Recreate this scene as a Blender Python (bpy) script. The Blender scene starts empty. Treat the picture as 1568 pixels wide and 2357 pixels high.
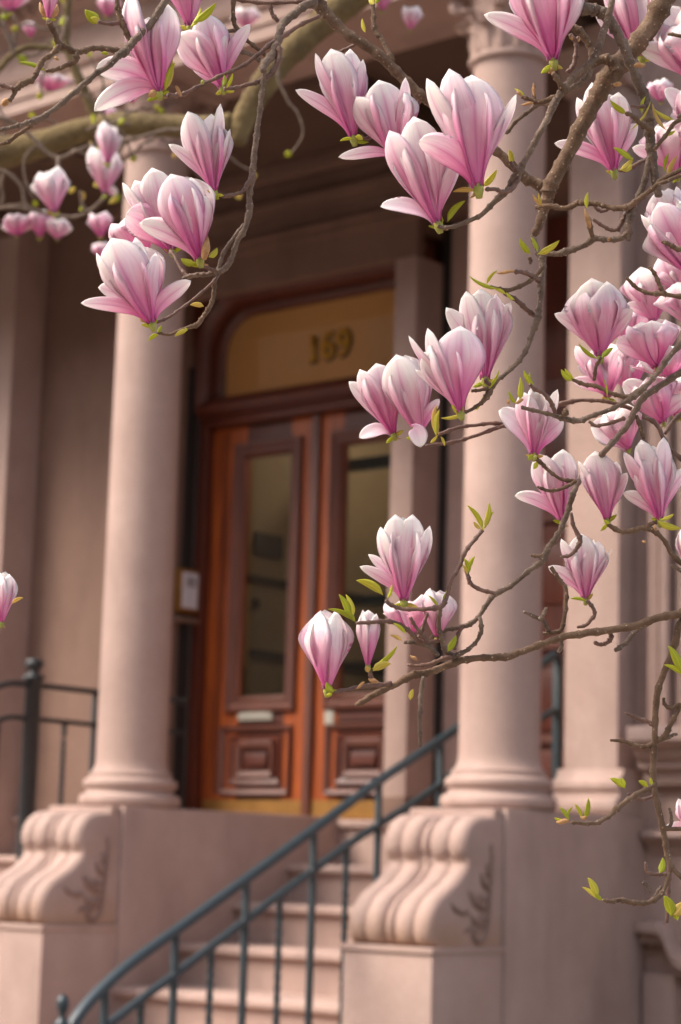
import bpy, bmesh, math, random
from mathutils import Vector, Matrix, noise
random.seed(7)
R = math.radians
S = bpy.context.scene
C = S.collection
# ---------------------------------------------------------------- camera
F, PW, PH = 4893.0, 1568.0, 2357.0
YAW, PIT, ROL = R(40), R(9.35), R(1.6)
EYE = Vector((0, 0, 1.6))
FWD = Vector((-math.sin(YAW)*math.cos(PIT), math.cos(YAW)*math.cos(PIT), math.sin(PIT)))
RI0 = Vector((math.cos(YAW), math.sin(YAW), 0)); UP0 = RI0.cross(FWD)
RI = RI0*math.cos(ROL) + UP0*math.sin(ROL); UP = UP0*math.cos(ROL) - RI0*math.sin(ROL)
cd = bpy.data.cameras.new('camera'); cam = bpy.data.objects.new('camera', cd); C.objects.link(cam)
cam.matrix_world = Matrix((RI, UP, -FWD)).transposed().to_4x4(); cam.matrix_world.translation = EYE
cd.sensor_fit = 'VERTICAL'; cd.sensor_height = 36; cd.lens = F/PH*36
cd.clip_start = 0.05; cd.clip_end = 400
cd.dof.use_dof = True; cd.dof.focus_distance = 2.15; cd.dof.aperture_fstop = 8.2; cd.dof.aperture_blades = 0
S.camera = cam
# ---------------------------------------------------------------- world, sun, exposure
w = bpy.data.worlds.new('World'); S.world = w; w.use_nodes = True
nt = w.node_tree; bg = nt.nodes['Background']; sky = nt.nodes.new('ShaderNodeTexSky'); sky.sky_type = 'NISHITA'
sky.sun_disc = False; bg.inputs[1].default_value = 0.15
SUN_DIR = Vector((-0.50, -0.62, 0.80)).normalized()       # towards the sun: from the street, high on the left
sky.sun_elevation = math.asin(SUN_DIR.z); sky.sun_rotation = math.atan2(SUN_DIR.x, SUN_DIR.y)
sky.air_density = 1.0; sky.dust_density = 3.5; sky.ozone_density = 0.6
hs = nt.nodes.new('ShaderNodeHueSaturation'); hs.inputs['Saturation'].default_value = .55      # a milky, hazy sky
nt.links.new(sky.outputs[0], hs.inputs['Color']); nt.links.new(hs.outputs[0], bg.inputs[0])
sd = bpy.data.lights.new('sun', 'SUN'); sun = bpy.data.objects.new('sun', sd); C.objects.link(sun)
sd.energy = 1.5; sd.angle = R(25); sd.color = (1.0, 0.89, 0.76)
sun.rotation_euler = (-SUN_DIR).to_track_quat('-Z', 'Y').to_euler()
S.view_settings.view_transform = 'Standard'; S.view_settings.look = 'None'
S.view_settings.exposure = 1.48; S.view_settings.gamma = 1; S.view_settings.use_curve_mapping = False

# ---------------------------------------------------------------- pixel rays (only used to find where things stand)
def ray(px, py): return FWD + RI*((px-PW/2)/F) - UP*((py-PH/2)/F)
def at(px, py, d): return EYE + ray(px, py)*d
def onX(px, py, X): r = ray(px, py); return EYE + r*((X-EYE.x)/r.x)
def onY(px, py, Y): r = ray(px, py); return EYE + r*((Y-EYE.y)/r.y)

# ---------------------------------------------------------------- materials
def mat(name, col=(.5, .5, .5), rough=.7, metal=0, spec=.5):
    m = bpy.data.materials.new(name); m.use_nodes = True
    p = m.node_tree.nodes['Principled BSDF']
    p.inputs['Base Color'].default_value = (*col, 1); p.inputs['Roughness'].default_value = rough
    p.inputs['Metallic'].default_value = metal; p.inputs['Specular IOR Level'].default_value = spec
    return m
def nd(m, t, **kw):
    n = m.node_tree.nodes.new(t)
    for k, v in kw.items():
        if k.startswith('i_'): n.inputs[k[2:].replace('_', ' ')].default_value = v
        else: setattr(n, k, v)
    return n
def lk(m, a, b): m.node_tree.links.new(a, b)
def ramp(m, stops, fac=None):
    r = nd(m, 'ShaderNodeValToRGB'); e = r.color_ramp.elements
    while len(e) < len(stops): e.new(.5)
    for i, (p, c) in enumerate(stops): e[i].position = p; e[i].color = (*c, 1) if len(c) == 3 else c
    if fac: lk(m, fac, r.inputs[0])
    return r
def noisy(m, c1, c2, scale=8, detail=6, bump=.0, bscale=120, c3=None, coord='Object', stretch=None, bdist=.004, dots=None, stains=0):
    """mottled colour between c1 and c2 with a fine relief"""
    p = m.node_tree.nodes['Principled BSDF']; tc = nd(m, 'ShaderNodeTexCoord'); src = tc.outputs[coord]
    if stretch:
        mp = nd(m, 'ShaderNodeMapping'); mp.inputs['Scale'].default_value = stretch; lk(m, src, mp.inputs[0]); src = mp.outputs[0]
    n = nd(m, 'ShaderNodeTexNoise', i_Scale=scale, i_Detail=detail, i_Roughness=.65); lk(m, src, n.inputs['Vector'])
    st = [(.3, c1), (.7, c2)] if c3 is None else [(.25, c1), (.55, c2), (.78, c3)]
    r = ramp(m, st, n.outputs[0]); out = r.outputs[0]
    n2 = nd(m, 'ShaderNodeTexNoise', i_Scale=bscale, i_Detail=3); lk(m, tc.outputs['Object'], n2.inputs['Vector'])
    mx = nd(m, 'ShaderNodeMixRGB', blend_type='MULTIPLY'); mx.inputs[0].default_value = .55
    r2 = ramp(m, [(.3, (.72, .72, .72)), (.7, (1.1, 1.1, 1.1))], n2.outputs[0])
    lk(m, out, mx.inputs[1]); lk(m, r2.outputs[0], mx.inputs[2]); out = mx.outputs[0]
    if stains:
        mp2 = nd(m, 'ShaderNodeMapping'); mp2.inputs['Scale'].default_value = (1.6, 1.6, .45); lk(m, tc.outputs['Object'], mp2.inputs[0])
        n3 = nd(m, 'ShaderNodeTexNoise', i_Scale=2.6, i_Detail=7, i_Roughness=.62); lk(m, mp2.outputs[0], n3.inputs['Vector'])
        r3 = ramp(m, [(.36, (.72, .70, .70)), (.50, (1, 1, 1)), (.66, (1.08, 1.05, 1.0))], n3.outputs[0])
        m3 = nd(m, 'ShaderNodeMixRGB', blend_type='MULTIPLY'); m3.inputs[0].default_value = stains; lk(m, out, m3.inputs[1]); lk(m, r3.outputs[0], m3.inputs[2]); out = m3.outputs[0]
    if dots:
        v = nd(m, 'ShaderNodeTexVoronoi', i_Scale=dots[0]); lk(m, tc.outputs['Object'], v.inputs['Vector'])
        rr = ramp(m, [(.0, (1, 1, 1)), (dots[1], (0, 0, 0))], v.outputs['Distance'])
        m2 = nd(m, 'ShaderNodeMixRGB'); lk(m, rr.outputs[0], m2.inputs[0]); lk(m, out, m2.inputs[1]); m2.inputs[2].default_value = (*dots[2], 1); out = m2.outputs[0]
    lk(m, out, p.inputs['Base Color'])
    if bump:
        b = nd(m, 'ShaderNodeBump', i_Strength=bump, i_Distance=bdist); lk(m, n2.outputs[0], b.inputs['Height']); lk(m, b.outputs[0], p.inputs['Normal'])
    return m
M = {}
M['stone'] = noisy(mat('brownstone', rough=.85, spec=.25), (.330, .225, .190), (.400, .280, .238), 2.2, 8, .5, 160, c3=(.455, .330, .284), stains=.38)
M['stone_shaded'] = noisy(mat('brownstone_porch_shaded', rough=.85, spec=.25), (.175, .104, .078), (.215, .132, .100), 1.8, 8, .4, 160, stains=.4)  # darker copy of the brownstone, porch shade put into the colour
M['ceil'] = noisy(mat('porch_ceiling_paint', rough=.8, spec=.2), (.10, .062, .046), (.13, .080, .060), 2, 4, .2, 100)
M['wood'] = noisy(mat('mahogany', rough=.42), (.10, .018, .006), (.32, .066, .009), 3.2, 7, .1, 200, stretch=(9, 9, .5), c3=(.58, .14, .012))
M['wood_dk'] = noisy(mat('dark_mahogany', rough=.4), (.065, .015, .008), (.13, .029, .013), 4, 6, .1, 200, stretch=(9, 9, .8))
M['wood_red'] = noisy(mat('dark_red_mahogany', rough=.45), (.055, .012, .007), (.11, .024, .011), 4, 6, .1, 200, stretch=(.8, 9, 9))
M['wood_mid'] = noisy(mat('mahogany_moulding', rough=.55), (.075, .024, .016), (.155, .050, .030), 4, 6, .1, 200, stretch=(9, 9, .8))
M['iron'] = noisy(mat('blue_black_painted_iron', rough=.42, spec=.6), (.010, .021, .027), (.016, .032, .040), 30, 3, .15, 90)
M['iron_dk'] = noisy(mat('black_painted_iron', rough=.5), (.012, .014, .016), (.022, .025, .028), 30, 3, .1, 90)
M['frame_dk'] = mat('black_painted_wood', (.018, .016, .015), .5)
M['brass'] = noisy(mat('dull_brass', rough=.45, metal=.7), (.30, .155, .045), (.42, .22, .065), 6, 4, .1, 60)
M['steel'] = mat('dull_nickel', (.42, .40, .34), .5, .3)
M['hall'] = noisy(mat('hall_paint', rough=.8), (.30, .23, .15), (.36, .28, .19), 2, 3)
M['hall_dk'] = mat('hall_dark_wood', (.04, .028, .018), .6)
M['hall_pale'] = mat('hall_cream_trim', (.5, .42, .26), .7)
M['blind'] = noisy(mat('tan_roller_blind', rough=.9), (.34, .22, .12), (.56, .36, .20), 1.2, 3)
M['gold'] = mat('gold_leaf_number', (.50, .27, .02), .5, .2)
M['num_dk'] = mat('number_outline', (.05, .035, .02), .6)
M['white'] = mat('pale_enamel_panel', (.62, .62, .66), .5)
M['asphalt'] = noisy(mat('asphalt', rough=.9), (.04, .04, .042), (.06, .06, .06), 12, 6, .4, 150)
M['paving'] = noisy(mat('sidewalk_brick', rough=.9), (.30, .24, .20), (.40, .34, .29), 6, 6, .4, 90)
M['soil'] = noisy(mat('garden_soil', rough=1), (.06, .04, .03), (.10, .08, .05), 14, 6, .5, 60)
M['bark'] = noisy(mat('magnolia_bark', rough=.85, spec=.3), (.075, .042, .024), (.16, .098, .060), 60, 6, .8, 420, bdist=.0015, c3=(.25, .17, .115), dots=(150, .20, (.50, .36, .24)))
M['bark_gray'] = noisy(mat('magnolia_grey_bark', rough=.8, spec=.3), (.075, .050, .036), (.175, .120, .086), 55, 6, .9, 380, bdist=.002, c3=(.30, .225, .175), dots=(150, .17, (.5, .41, .33)))
M['bark_red'] = noisy(mat('young_twig_bark', rough=.6), (.085, .040, .026), (.20, .105, .07), 90, 5, .6, 500, bdist=.0015, dots=(260, .15, (.5, .38, .3)))
M['bark_moss'] = noisy(mat('mossy_bark', rough=.95, spec=.1), (.10, .070, .038), (.18, .130, .065), 9, 6, .8, 60, bdist=.01, c3=(.25, .19, .085))
M['bract'] = noisy(mat('bud_scale', rough=.7), (.30, .13, .045), (.52, .30, .12), 90, 4, .3, 300)
M['calyx'] = noisy(mat('green_receptacle', rough=.55), (.22, .24, .035), (.38, .36, .07), 120, 3, .2, 300)

def glassmat(name, tint, refl):
    m = bpy.data.materials.new(name); m.use_nodes = True; n = m.node_tree.nodes; n.remove(n['Principled BSDF'])
    t = nd(m, 'ShaderNodeBsdfTransparent'); t.inputs[0].default_value = (*tint, 1)
    g = nd(m, 'ShaderNodeBsdfGlossy'); g.inputs['Roughness'].default_value = .04; g.inputs[0].default_value = (.9, .9, .88, 1)
    lw = nd(m, 'ShaderNodeLayerWeight'); lw.inputs[0].default_value = .5
    pw = nd(m, 'ShaderNodeMath', operation='POWER'); lk(m, lw.outputs['Facing'], pw.inputs[0]); pw.inputs[1].default_value = 5
    fr = nd(m, 'ShaderNodeMath', operation='MULTIPLY_ADD'); lk(m, pw.outputs[0], fr.inputs[0]); fr.inputs[1].default_value = .95; fr.inputs[2].default_value = refl
    mx = nd(m, 'ShaderNodeMixShader'); lk(m, fr.outputs[0], mx.inputs[0]); lk(m, t.outputs[0], mx.inputs[1]); lk(m, g.outputs[0], mx.inputs[2])
    lk(m, mx.outputs[0], n['Material Output'].inputs[0]); return m
M['glass'] = glassmat('window_glass', (.85, .86, .82), .05)

def leafmat():
    m = mat('young_leaf', rough=.5, spec=.4); p = m.node_tree.nodes['Principled BSDF']; n = m.node_tree.nodes
    uv = nd(m, 'ShaderNodeUVMap'); sp = nd(m, 'ShaderNodeSeparateXYZ'); lk(m, uv.outputs[0], sp.inputs[0])
    oi = nd(m, 'ShaderNodeObjectInfo')
    r = ramp(m, [(0, (.40, .42, .03)), (.45, (.58, .56, .04)), (.8, (.68, .58, .10)), (1, (.70, .46, .16))], oi.outputs['Random'])
    mid = nd(m, 'ShaderNodeMath', operation='SUBTRACT'); lk(m, sp.outputs[0], mid.inputs[0]); mid.inputs[1].default_value = .5
    ab = nd(m, 'ShaderNodeMath', operation='ABSOLUTE'); lk(m, mid.outputs[0], ab.inputs[0])
    r2 = ramp(m, [(0, (1.35, 1.3, 1.3)), (.07, (.9, .95, .9)), (.5, (1, 1, 1))], ab.outputs[0])
    mx = nd(m, 'ShaderNodeMixRGB', blend_type='MULTIPLY'); mx.inputs[0].default_value = 1; lk(m, r.outputs[0], mx.inputs[1]); lk(m, r2.outputs[0], mx.inputs[2])
    lk(m, mx.outputs[0], p.inputs['Base Color'])
    t = nd(m, 'ShaderNodeBsdfTranslucent'); lk(m, mx.outputs[0], t.inputs[0])
    ms = nd(m, 'ShaderNodeMixShader'); ms.inputs[0].default_value = .45; lk(m, p.outputs[0], ms.inputs[1]); lk(m, t.outputs[0], ms.inputs[2]); lk(m, ms.outputs[0], n['Material Output'].inputs[0])
    return m
M['leaf'] = leafmat()

def petalmat(name, stops, vein, vstr, midstr):
    """u runs across the petal, v from claw to tip; veins follow the petal because they live in uv"""
    m = mat(name, rough=.5, spec=.35); p = m.node_tree.nodes['Principled BSDF']; n = m.node_tree.nodes
    uv = nd(m, 'ShaderNodeUVMap'); sp = nd(m, 'ShaderNodeSeparateXYZ'); lk(m, uv.outputs[0], sp.inputs[0])
    oi = nd(m, 'ShaderNodeObjectInfo')
    # wobble v so the flush of colour is uneven and differs from petal to petal
    nz = nd(m, 'ShaderNodeTexNoise', i_Scale=3.0, i_Detail=3); cmb = nd(m, 'ShaderNodeCombineXYZ')
    lk(m, sp.outputs[0], cmb.inputs[0]); mv = nd(m, 'ShaderNodeMath', operation='MULTIPLY'); mv.inputs[1].default_value = .8; lk(m, sp.outputs[1], mv.inputs[0]); lk(m, mv.outputs[0], cmb.inputs[1])
    mr = nd(m, 'ShaderNodeMath', operation='MULTIPLY'); mr.inputs[1].default_value = 37; lk(m, oi.outputs['Random'], mr.inputs[0]); lk(m, mr.outputs[0], cmb.inputs[2])
    lk(m, cmb.outputs[0], nz.inputs['Vector'])
    a = nd(m, 'ShaderNodeMath', operation='MULTIPLY_ADD'); lk(m, nz.outputs[0], a.inputs[0]); a.inputs[1].default_value = .55; lk(m, sp.outputs[1], a.inputs[2])
    a2 = nd(m, 'ShaderNodeMath', operation='MULTIPLY_ADD'); lk(m, oi.outputs['Random'], a2.inputs[0]); a2.inputs[1].default_value = .26; lk(m, a.outputs[0], a2.inputs[2])
    a3 = nd(m, 'ShaderNodeMath', operation='SUBTRACT'); lk(m, a2.outputs[0], a3.inputs[0]); a3.inputs[1].default_value = .40
    base = ramp(m, stops, a3.outputs[0])
    # lengthwise veins
    cv = nd(m, 'ShaderNodeCombineXYZ'); mu = nd(m, 'ShaderNodeMath', operation='MULTIPLY'); mu.inputs[1].default_value = 17; lk(m, sp.outputs[0], mu.inputs[0])
    lk(m, mu.outputs[0], cv.inputs[0]); mv2 = nd(m, 'ShaderNodeMath', operation='MULTIPLY'); mv2.inputs[1].default_value = 1.3; lk(m, sp.outputs[1], mv2.inputs[0]); lk(m, mv2.outputs[0], cv.inputs[1]); lk(m, mr.outputs[0], cv.inputs[2])
    vz = nd(m, 'ShaderNodeTexNoise', i_Scale=1.0, i_Detail=5, i_Roughness=.7); lk(m, cv.outputs[0], vz.inputs['Vector'])
    vr = ramp(m, [(.50, (0, 0, 0)), (.60, (1, 1, 1))], vz.outputs[0])
    mid = nd(m, 'ShaderNodeMath', operation='SUBTRACT'); lk(m, sp.outputs[0], mid.inputs[0]); mid.inputs[1].default_value = .5
    ab = nd(m, 'ShaderNodeMath', operation='ABSOLUTE'); lk(m, mid.outputs[0], ab.inputs[0])
    mr2 = ramp(m, [(0, (midstr,)*3), (.045, (midstr*.35,)*3), (.14, (0, 0, 0))], ab.outputs[0])
    fade = ramp(m, [(0, (.7, .7, .7)), (.25, (1, 1, 1)), (.66, (.85, .85, .85)), (.95, (.15, .15, .15))], sp.outputs[1])
    mm = nd(m, 'ShaderNodeMath', operation='MULTIPLY'); lk(m, vr.outputs[0], mm.inputs[0]); mm.inputs[1].default_value = vstr
    mx = nd(m, 'ShaderNodeMath', operation='MAXIMUM'); lk(m, mm.outputs[0], mx.inputs[0]); lk(m, mr2.outputs[0], mx.inputs[1])
    mf = nd(m, 'ShaderNodeMath', operation='MULTIPLY'); lk(m, mx.outputs[0], mf.inputs[0]); lk(m, fade.outputs[0], mf.inputs[1])
    col = nd(m, 'ShaderNodeMixRGB'); lk(m, mf.outputs[0], col.inputs[0]); lk(m, base.outputs[0], col.inputs[1]); col.inputs[2].default_value = (*vein, 1)
    # a brown bruise now and then
    bz = nd(m, 'ShaderNodeTexNoise', i_Scale=2.2, i_Detail=6, i_Roughness=.7); ad = nd(m, 'ShaderNodeVectorMath', operation='ADD'); ad.inputs[1].default_value = (5.3, 1.1, 2.7); lk(m, cmb.outputs[0], ad.inputs[0]); lk(m, ad.outputs[0], bz.inputs['Vector'])
    br = ramp(m, [(.69, (0, 0, 0)), (.76, (.5, .5, .5))], bz.outputs[0])
    c2 = nd(m, 'ShaderNodeMixRGB'); lk(m, br.outputs[0], c2.inputs[0]); lk(m, col.outputs[0], c2.inputs[1]); c2.inputs[2].default_value = (.62, .36, .17, 1)
    lk(m, c2.outputs[0], p.inputs['Base Color'])
    bp = nd(m, 'ShaderNodeBump', i_Strength=.25, i_Distance=.0012); lk(m, vz.outputs[0], bp.inputs['Height']); lk(m, bp.outputs[0], p.inputs['Normal'])
    t = nd(m, 'ShaderNodeBsdfTranslucent'); lk(m, c2.outputs[0], t.inputs[0])
    ms = nd(m, 'ShaderNodeMixShader'); ms.inputs[0].default_value = .48; lk(m, p.outputs[0], ms.inputs[1]); lk(m, t.outputs[0], ms.inputs[2]); lk(m, ms.outputs[0], n['Material Output'].inputs[0])
    return m
M['petal_out'] = petalmat('petal_outside', [(0, (.78, .12, .44)), (.20, (.90, .29, .57)), (.45, (.94, .54, .69)), (.68, (.96, .77, .82)), (.95, (.96, .91, .87))], (.68, .19, .42), .32, .75)
M['petal_in'] = petalmat('petal_inside', [(0, (.85, .55, .70)), (.3, (.92, .80, .86)), (.7, (.95, .92, .93)), (1, (.95, .93, .90))], (.82, .55, .70), .25, .2)

# ---------------------------------------------------------------- mesh helpers
class MB:
    def __init__(s): s.v = []; s.f = []; s.m = []
    def add(s, v, f, mi=0):
        o = len(s.v); s.v += [tuple(p) for p in v]; s.f += [tuple(i+o for i in q) for q in f]; s.m += [mi]*len(f); return s
    def box(s, x0, x1, y0, y1, z0, z1, mi=0):
        v = [(x, y, z) for z in (z0, z1) for y in (y0, y1) for x in (x0, x1)]
        return s.add(v, [(0, 2, 3, 1), (4, 5, 7, 6), (0, 1, 5, 4), (2, 6, 7, 3), (0, 4, 6, 2), (1, 3, 7, 5)], mi)
    def lathe(s, prof, c=(0, 0, 0), n=48, mi=0):
        k = len(prof); v = []
        for r, z in prof:
            for i in range(n): a = 2*math.pi*i/n; v.append((c[0]+r*math.cos(a), c[1]+r*math.sin(a), c[2]+z))
        f = [(j*n+i, j*n+(i+1) % n, (j+1)*n+(i+1) % n, (j+1)*n+i) for j in range(k-1) for i in range(n)]
        f += [tuple(reversed(range(n))), tuple((k-1)*n+i for i in range(n))]
        return s.add(v, f, mi)
    def tube(s, pts, rad, n=8, mi=0, twist=0, squash=None):
        """tube along 3-D points with a radius per point"""
        pts = [Vector(p) for p in pts]; k = len(pts)
        if not hasattr(rad, '__len__'): rad = [rad]*k
        v = []; ref = None
        for i, p in enumerate(pts):
            t = (pts[min(i+1, k-1)]-pts[max(i-1, 0)]).normalized()
            if ref is None: ref = t.orthogonal().normalized()
            ref = (ref-t*ref.dot(t)).normalized(); b = t.cross(ref)
            for j in range(n):
                a = 2*math.pi*j/n+twist*i
                q = 1.0 if squash is None else squash[j % len(squash)]
                v.append(p+(ref*math.cos(a)+b*math.sin(a))*rad[i]*q)
        f = [(j*n+i, j*n+(i+1) % n, (j+1)*n+(i+1) % n, (j+1)*n+i) for j in range(k-1) for i in range(n)]
        f += [tuple(reversed(range(n))), tuple((k-1)*n+i for i in range(n))]
        return s.add(v, f, mi)
    def extrude_x(s, yz, x0, x1, mi=0):
        k = len(yz); v = [(x0, y, z) for y, z in yz]+[(x1, y, z) for y, z in yz]
        f = [(i, (i+1) % k, k+(i+1) % k, k+i) for i in range(k)]+[tuple(reversed(range(k))), tuple(range(k, 2*k))]
        return s.add(v, f, mi)
    def extrude_y(s, xz, y0, y1, mi=0):
        k = len(xz); v = [(x, y0, z) for x, z in xz]+[(x, y1, z) for x, z in xz]
        f = [(i, (i+1) % k, k+(i+1) % k, k+i) for i in range(k)]+[tuple(reversed(range(k))), tuple(range(k, 2*k))]
        return s.add(v, f, mi)
    def sweep(s, outer, inner, prof, mi=0):
        """frame moulding on a y-plane: prof = [(t across 0..1, y)], outer and inner rings of (x,z)"""
        k = len(outer); v = []
        for t, y in prof:
            for (a, b), (c, d) in zip(outer, inner): v.append((a+(c-a)*t, y, b+(d-b)*t))
        m_ = len(prof)
        f = [(j*k+i, j*k+(i+1) % k, (j+1)*k+(i+1) % k, (j+1)*k+i) for j in range(m_-1) for i in range(k)]
        return s.add(v, f, mi)
    def build(s, name, mats, parent=None, smooth=False, bevel=0, auto=None, recalc=True):
        me = bpy.data.meshes.new(name); me.from_pydata(s.v, [], s.f)
        for m in (mats if isinstance(mats, (list, tuple)) else [mats]): me.materials.append(m)
        me.polygons.foreach_set('material_index', s.m)
        if recalc:
            bm = bmesh.new(); bm.from_mesh(me); bmesh.ops.recalc_face_normals(bm, faces=bm.faces)
            if bevel: bmesh.ops.bevel(bm, geom=[e for e in bm.edges if e.calc_face_angle(0) > .6], offset=bevel, segments=2, profile=.6, affect='EDGES')
            bm.to_mesh(me); bm.free()
        if smooth or auto or bevel:
            me.polygons.foreach_set('use_smooth', [True]*len(me.polygons))
            if auto or bevel: me.set_sharp_from_angle(angle=R(auto or 35))
        me.update()
        o = bpy.data.objects.new(name, me); C.objects.link(o)
        if parent:
            o.parent = parent
            if parent.type == 'EMPTY' and parent.parent is None: o.location = -parent.location
        return o
def tag(o, label=None, cat=None, group=None, kind=None):
    if label: o['label'] = label
    if cat: o['category'] = cat
    if group: o['group'] = group
    if kind: o['kind'] = kind
    return o
def thing(name, loc, label, cat, group=None):
    o = bpy.data.objects.new(name, None); C.objects.link(o); o.location = loc; o.empty_display_size = .2
    return tag(o, label, cat, group)
def box(name, x0, x1, y0, y1, z0, z1, m, parent=None, bevel=0):
    return MB().box(x0, x1, y0, y1, z0, z1).build(name, m, parent, bevel=bevel)
def catmull(pts, per=6):
    out = []; n = len(pts)
    for i in range(n-1):
        p0, p1, p2, p3 = pts[max(i-1, 0)], pts[i], pts[i+1], pts[min(i+2, n-1)]
        for k in range(per):
            t = k/per
            out.append(tuple(.5*((2*b)+(-a+c)*t+(2*a-5*b+4*c-d)*t*t+(-a+3*b-3*c+d)*t**3) for a, b, c, d in zip(p0, p1, p2, p3)))
    out.append(tuple(pts[-1])); return out
#%%HOUSE
# ================================================================ SETTING
g = MB().add([(-120, -120, 0), (120, -120, 0), (120, 120, 0), (-120, 120, 0)], [(0, 1, 2, 3)]).build('ground', M['soil']); tag(g, kind='structure')
g = box('road', -60, 60, -12, -3.2, -.1, .004, M['asphalt']); tag(g, kind='structure')
g = box('pavement', -60, 60, -3.2, 3.0, -.1, .12, M['paving'], bevel=.01); tag(g, kind='structure')
g = box('path', -8.3, -5.3, 3.0, 5.6, -.1, .11, M['paving'], bevel=.01); tag(g, kind='structure')

# ================================================================ HOUSE
FLOOR = 1.835; YD = 9.80; YS = 9.315
house = thing('brownstone_house', (-7, 9.8, 0), 'brownstone house front with a deep shaded porch and carved mahogany double doors', 'house')
# facade right of the porch and above it
box('wall', -5.44, -5.02, 8.72, 9.1, 0, 9.5, M['stone'], house)
box('wall', -3.80, -1.0, 8.72, 9.1, 0, 9.5, M['stone'], house)
box('wall', -5.02, -3.80, 8.72, 9.1, 0, .35, M['stone'], house)
box('wall', -5.02, -3.80, 8.72, 9.1, 1.33, 2.16, M['stone'], house)
box('wall', -5.02, -3.80, 8.72, 9.1, 5.0, 9.5, M['stone'], house)
box('wall', -14, -5.44, 8.2, 9.1, 6.9, 9.5, M['stone'], house)
for a, b, d in ((-5.345, -5.285, .055), (-5.262, -5.215, .085), (-5.195, -5.10, .05), (-5.085, -5.022, .095)):
    box('window_architrave', a, b, 8.72-d, 8.722, 2.262, 5.3, M['stone'], house, bevel=.006)
wn = box('window', -5.02, -3.80, 8.98, 9.02, 2.16, 5.0, M['wood_dk'], house)
for zz in (2.25, 3.62):
    box('pane', -4.95, -3.87, 8.972, 8.979, zz, zz+1.28, M['glass'], wn)
wn = box('window', -5.02, -3.80, 8.98, 9.02, .35, 1.33, M['wood_dk'], house)
box('pane', -4.95, -3.87, 8.972, 8.979, .42, 1.26, M['glass'], wn)
# moulded sill: profile swept along X
MB().extrude_x([(8.73, 2.265), (8.50, 2.262), (8.49, 2.25), (8.49, 2.195), (8.515, 2.17), (8.55, 2.155), (8.565, 2.12), (8.60, 2.10), (8.60, 2.075), (8.64, 2.05), (8.655, 2.0), (8.73, 1.995)], -5.345, -3.5).build('window_sill', M['stone'], house, auto=40)
MB().extrude_x([(8.73, 1.79), (8.65, 1.785), (8.64, 1.76), (8.66, 1.735), (8.69, 1.72), (8.70, 1.69), (8.73, 1.66)], -5.36, -3.5).build('string_course', M['stone'], house, auto=40)
# bracketed hood over the basement window: eared outline as in the photograph
hood = [(-5.37, 1.315), (-5.255, 1.315), (-5.225, 1.29), (-5.20, 1.235), (-5.165, 1.175), (-5.12, 1.155), (-5.03, 1.17), (-4.85, 1.24), (-4.41, 1.30), (-3.97, 1.24), (-3.79, 1.17), (-3.7, 1.155), (-3.62, 1.235), (-3.55, 1.315), (-3.4, 1.315)]
def band(pts, z_off, y0, y1):
    k = len(pts); v = []
    for x, z in pts: v += [(x, y0, z), (x, y1, z), (x, y0, z+z_off), (x, y1, z+z_off)]
    f = []
    for i in range(k-1):
        a, b = 4*i, 4*i+4; f += [(a, b, b+2, a+2), (a+1, a+3, b+3, b+1), (a, a+1, b+1, b), (a+2, b+2, b+3, a+3)]
    f += [(0, 2, 3, 1), (4*k-4, 4*k-3, 4*k-1, 4*k-2)]
    return v, f
MB().add(*band(hood, .05, 8.60, 8.73)).add(*band([(x, z-.045) for x, z in hood], .045, 8.645, 8.73)).build('window_hood', M['stone'], house, bevel=.005)
box('window_jamb', -5.36, -5.19, 8.66, 8.722, 0, 1.13, M['stone'], house, bevel=.006)
# respond pilaster at the right end of the porch
pl = box('pilaster', -5.74, -5.44, 8.56, 9.9, 2.07, 5.45, M['stone'], house)
MB().extrude_x([(9.9, 1.851), (8.50, 1.851), (8.485, 1.87), (8.485, 1.905), (8.50, 1.925), (8.52, 1.935), (8.525, 1.96), (8.51, 1.975), (8.51, 2.0), (8.53, 2.02), (8.55, 2.035), (8.56, 2.07), (9.9, 2.07)], -5.775, -5.405).build('pilaster_base', M['stone'], pl, auto=40)
MB().extrude_x([(9.9, 5.45), (8.56, 5.45), (8.53, 5.48), (8.53, 5.52), (8.50, 5.56), (8.47, 5.66), (8.43, 5.73), (9.9, 5.73)], -5.78, -5.40).build('pilaster_capital', M['stone'], pl, auto=40)
# porch back wall, door surround, reveals
box('wall', -14, -10.45, 9.05, 9.9, 0, 5.78, M['stone'], house, bevel=.01)
box('wall', -10.45, -9.4, YS, 9.9, FLOOR-.3, 5.78, M['stone_shaded'], house)
pier = box('door_pier', -7.456, -7.295, YS, 9.9, FLOOR, 5.06, M['stone'], house, bevel=.012)
box('pier_base', -7.475, -7.28, YS-.025, 9.58, FLOOR, FLOOR+.13, M['stone_shaded'], pier, bevel=.01)
box('wall', -7.294, -7.085, 9.58, 9.9, FLOOR, 5.3, M['stone'], house)
box('wall', -7.456, -5.78, YS+.02, 9.9, 5.32, 5.78, M['stone_shaded'], house)
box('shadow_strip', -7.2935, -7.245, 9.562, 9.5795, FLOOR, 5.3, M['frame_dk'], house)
lin = box('door_lintel', -9.4, -7.295, YS, 9.38, 5.06, 5.78, M['stone_shaded'], house)
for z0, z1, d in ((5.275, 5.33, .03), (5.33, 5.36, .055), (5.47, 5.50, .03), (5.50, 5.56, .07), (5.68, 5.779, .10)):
    box('moulding', -9.8, -7.20, YS-d, YS+.001, z0, z1, M['stone_shaded'], lin, bevel=.006)
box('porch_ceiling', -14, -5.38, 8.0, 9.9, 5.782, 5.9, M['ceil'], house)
for x in (-10.6, -9.1, -7.1, -5.72):
    box('ceiling_beam', x-.14, x+.14, 8.14, 9.31, 5.66, 5.781, M['ceil'], house, bevel=.01)
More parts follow.
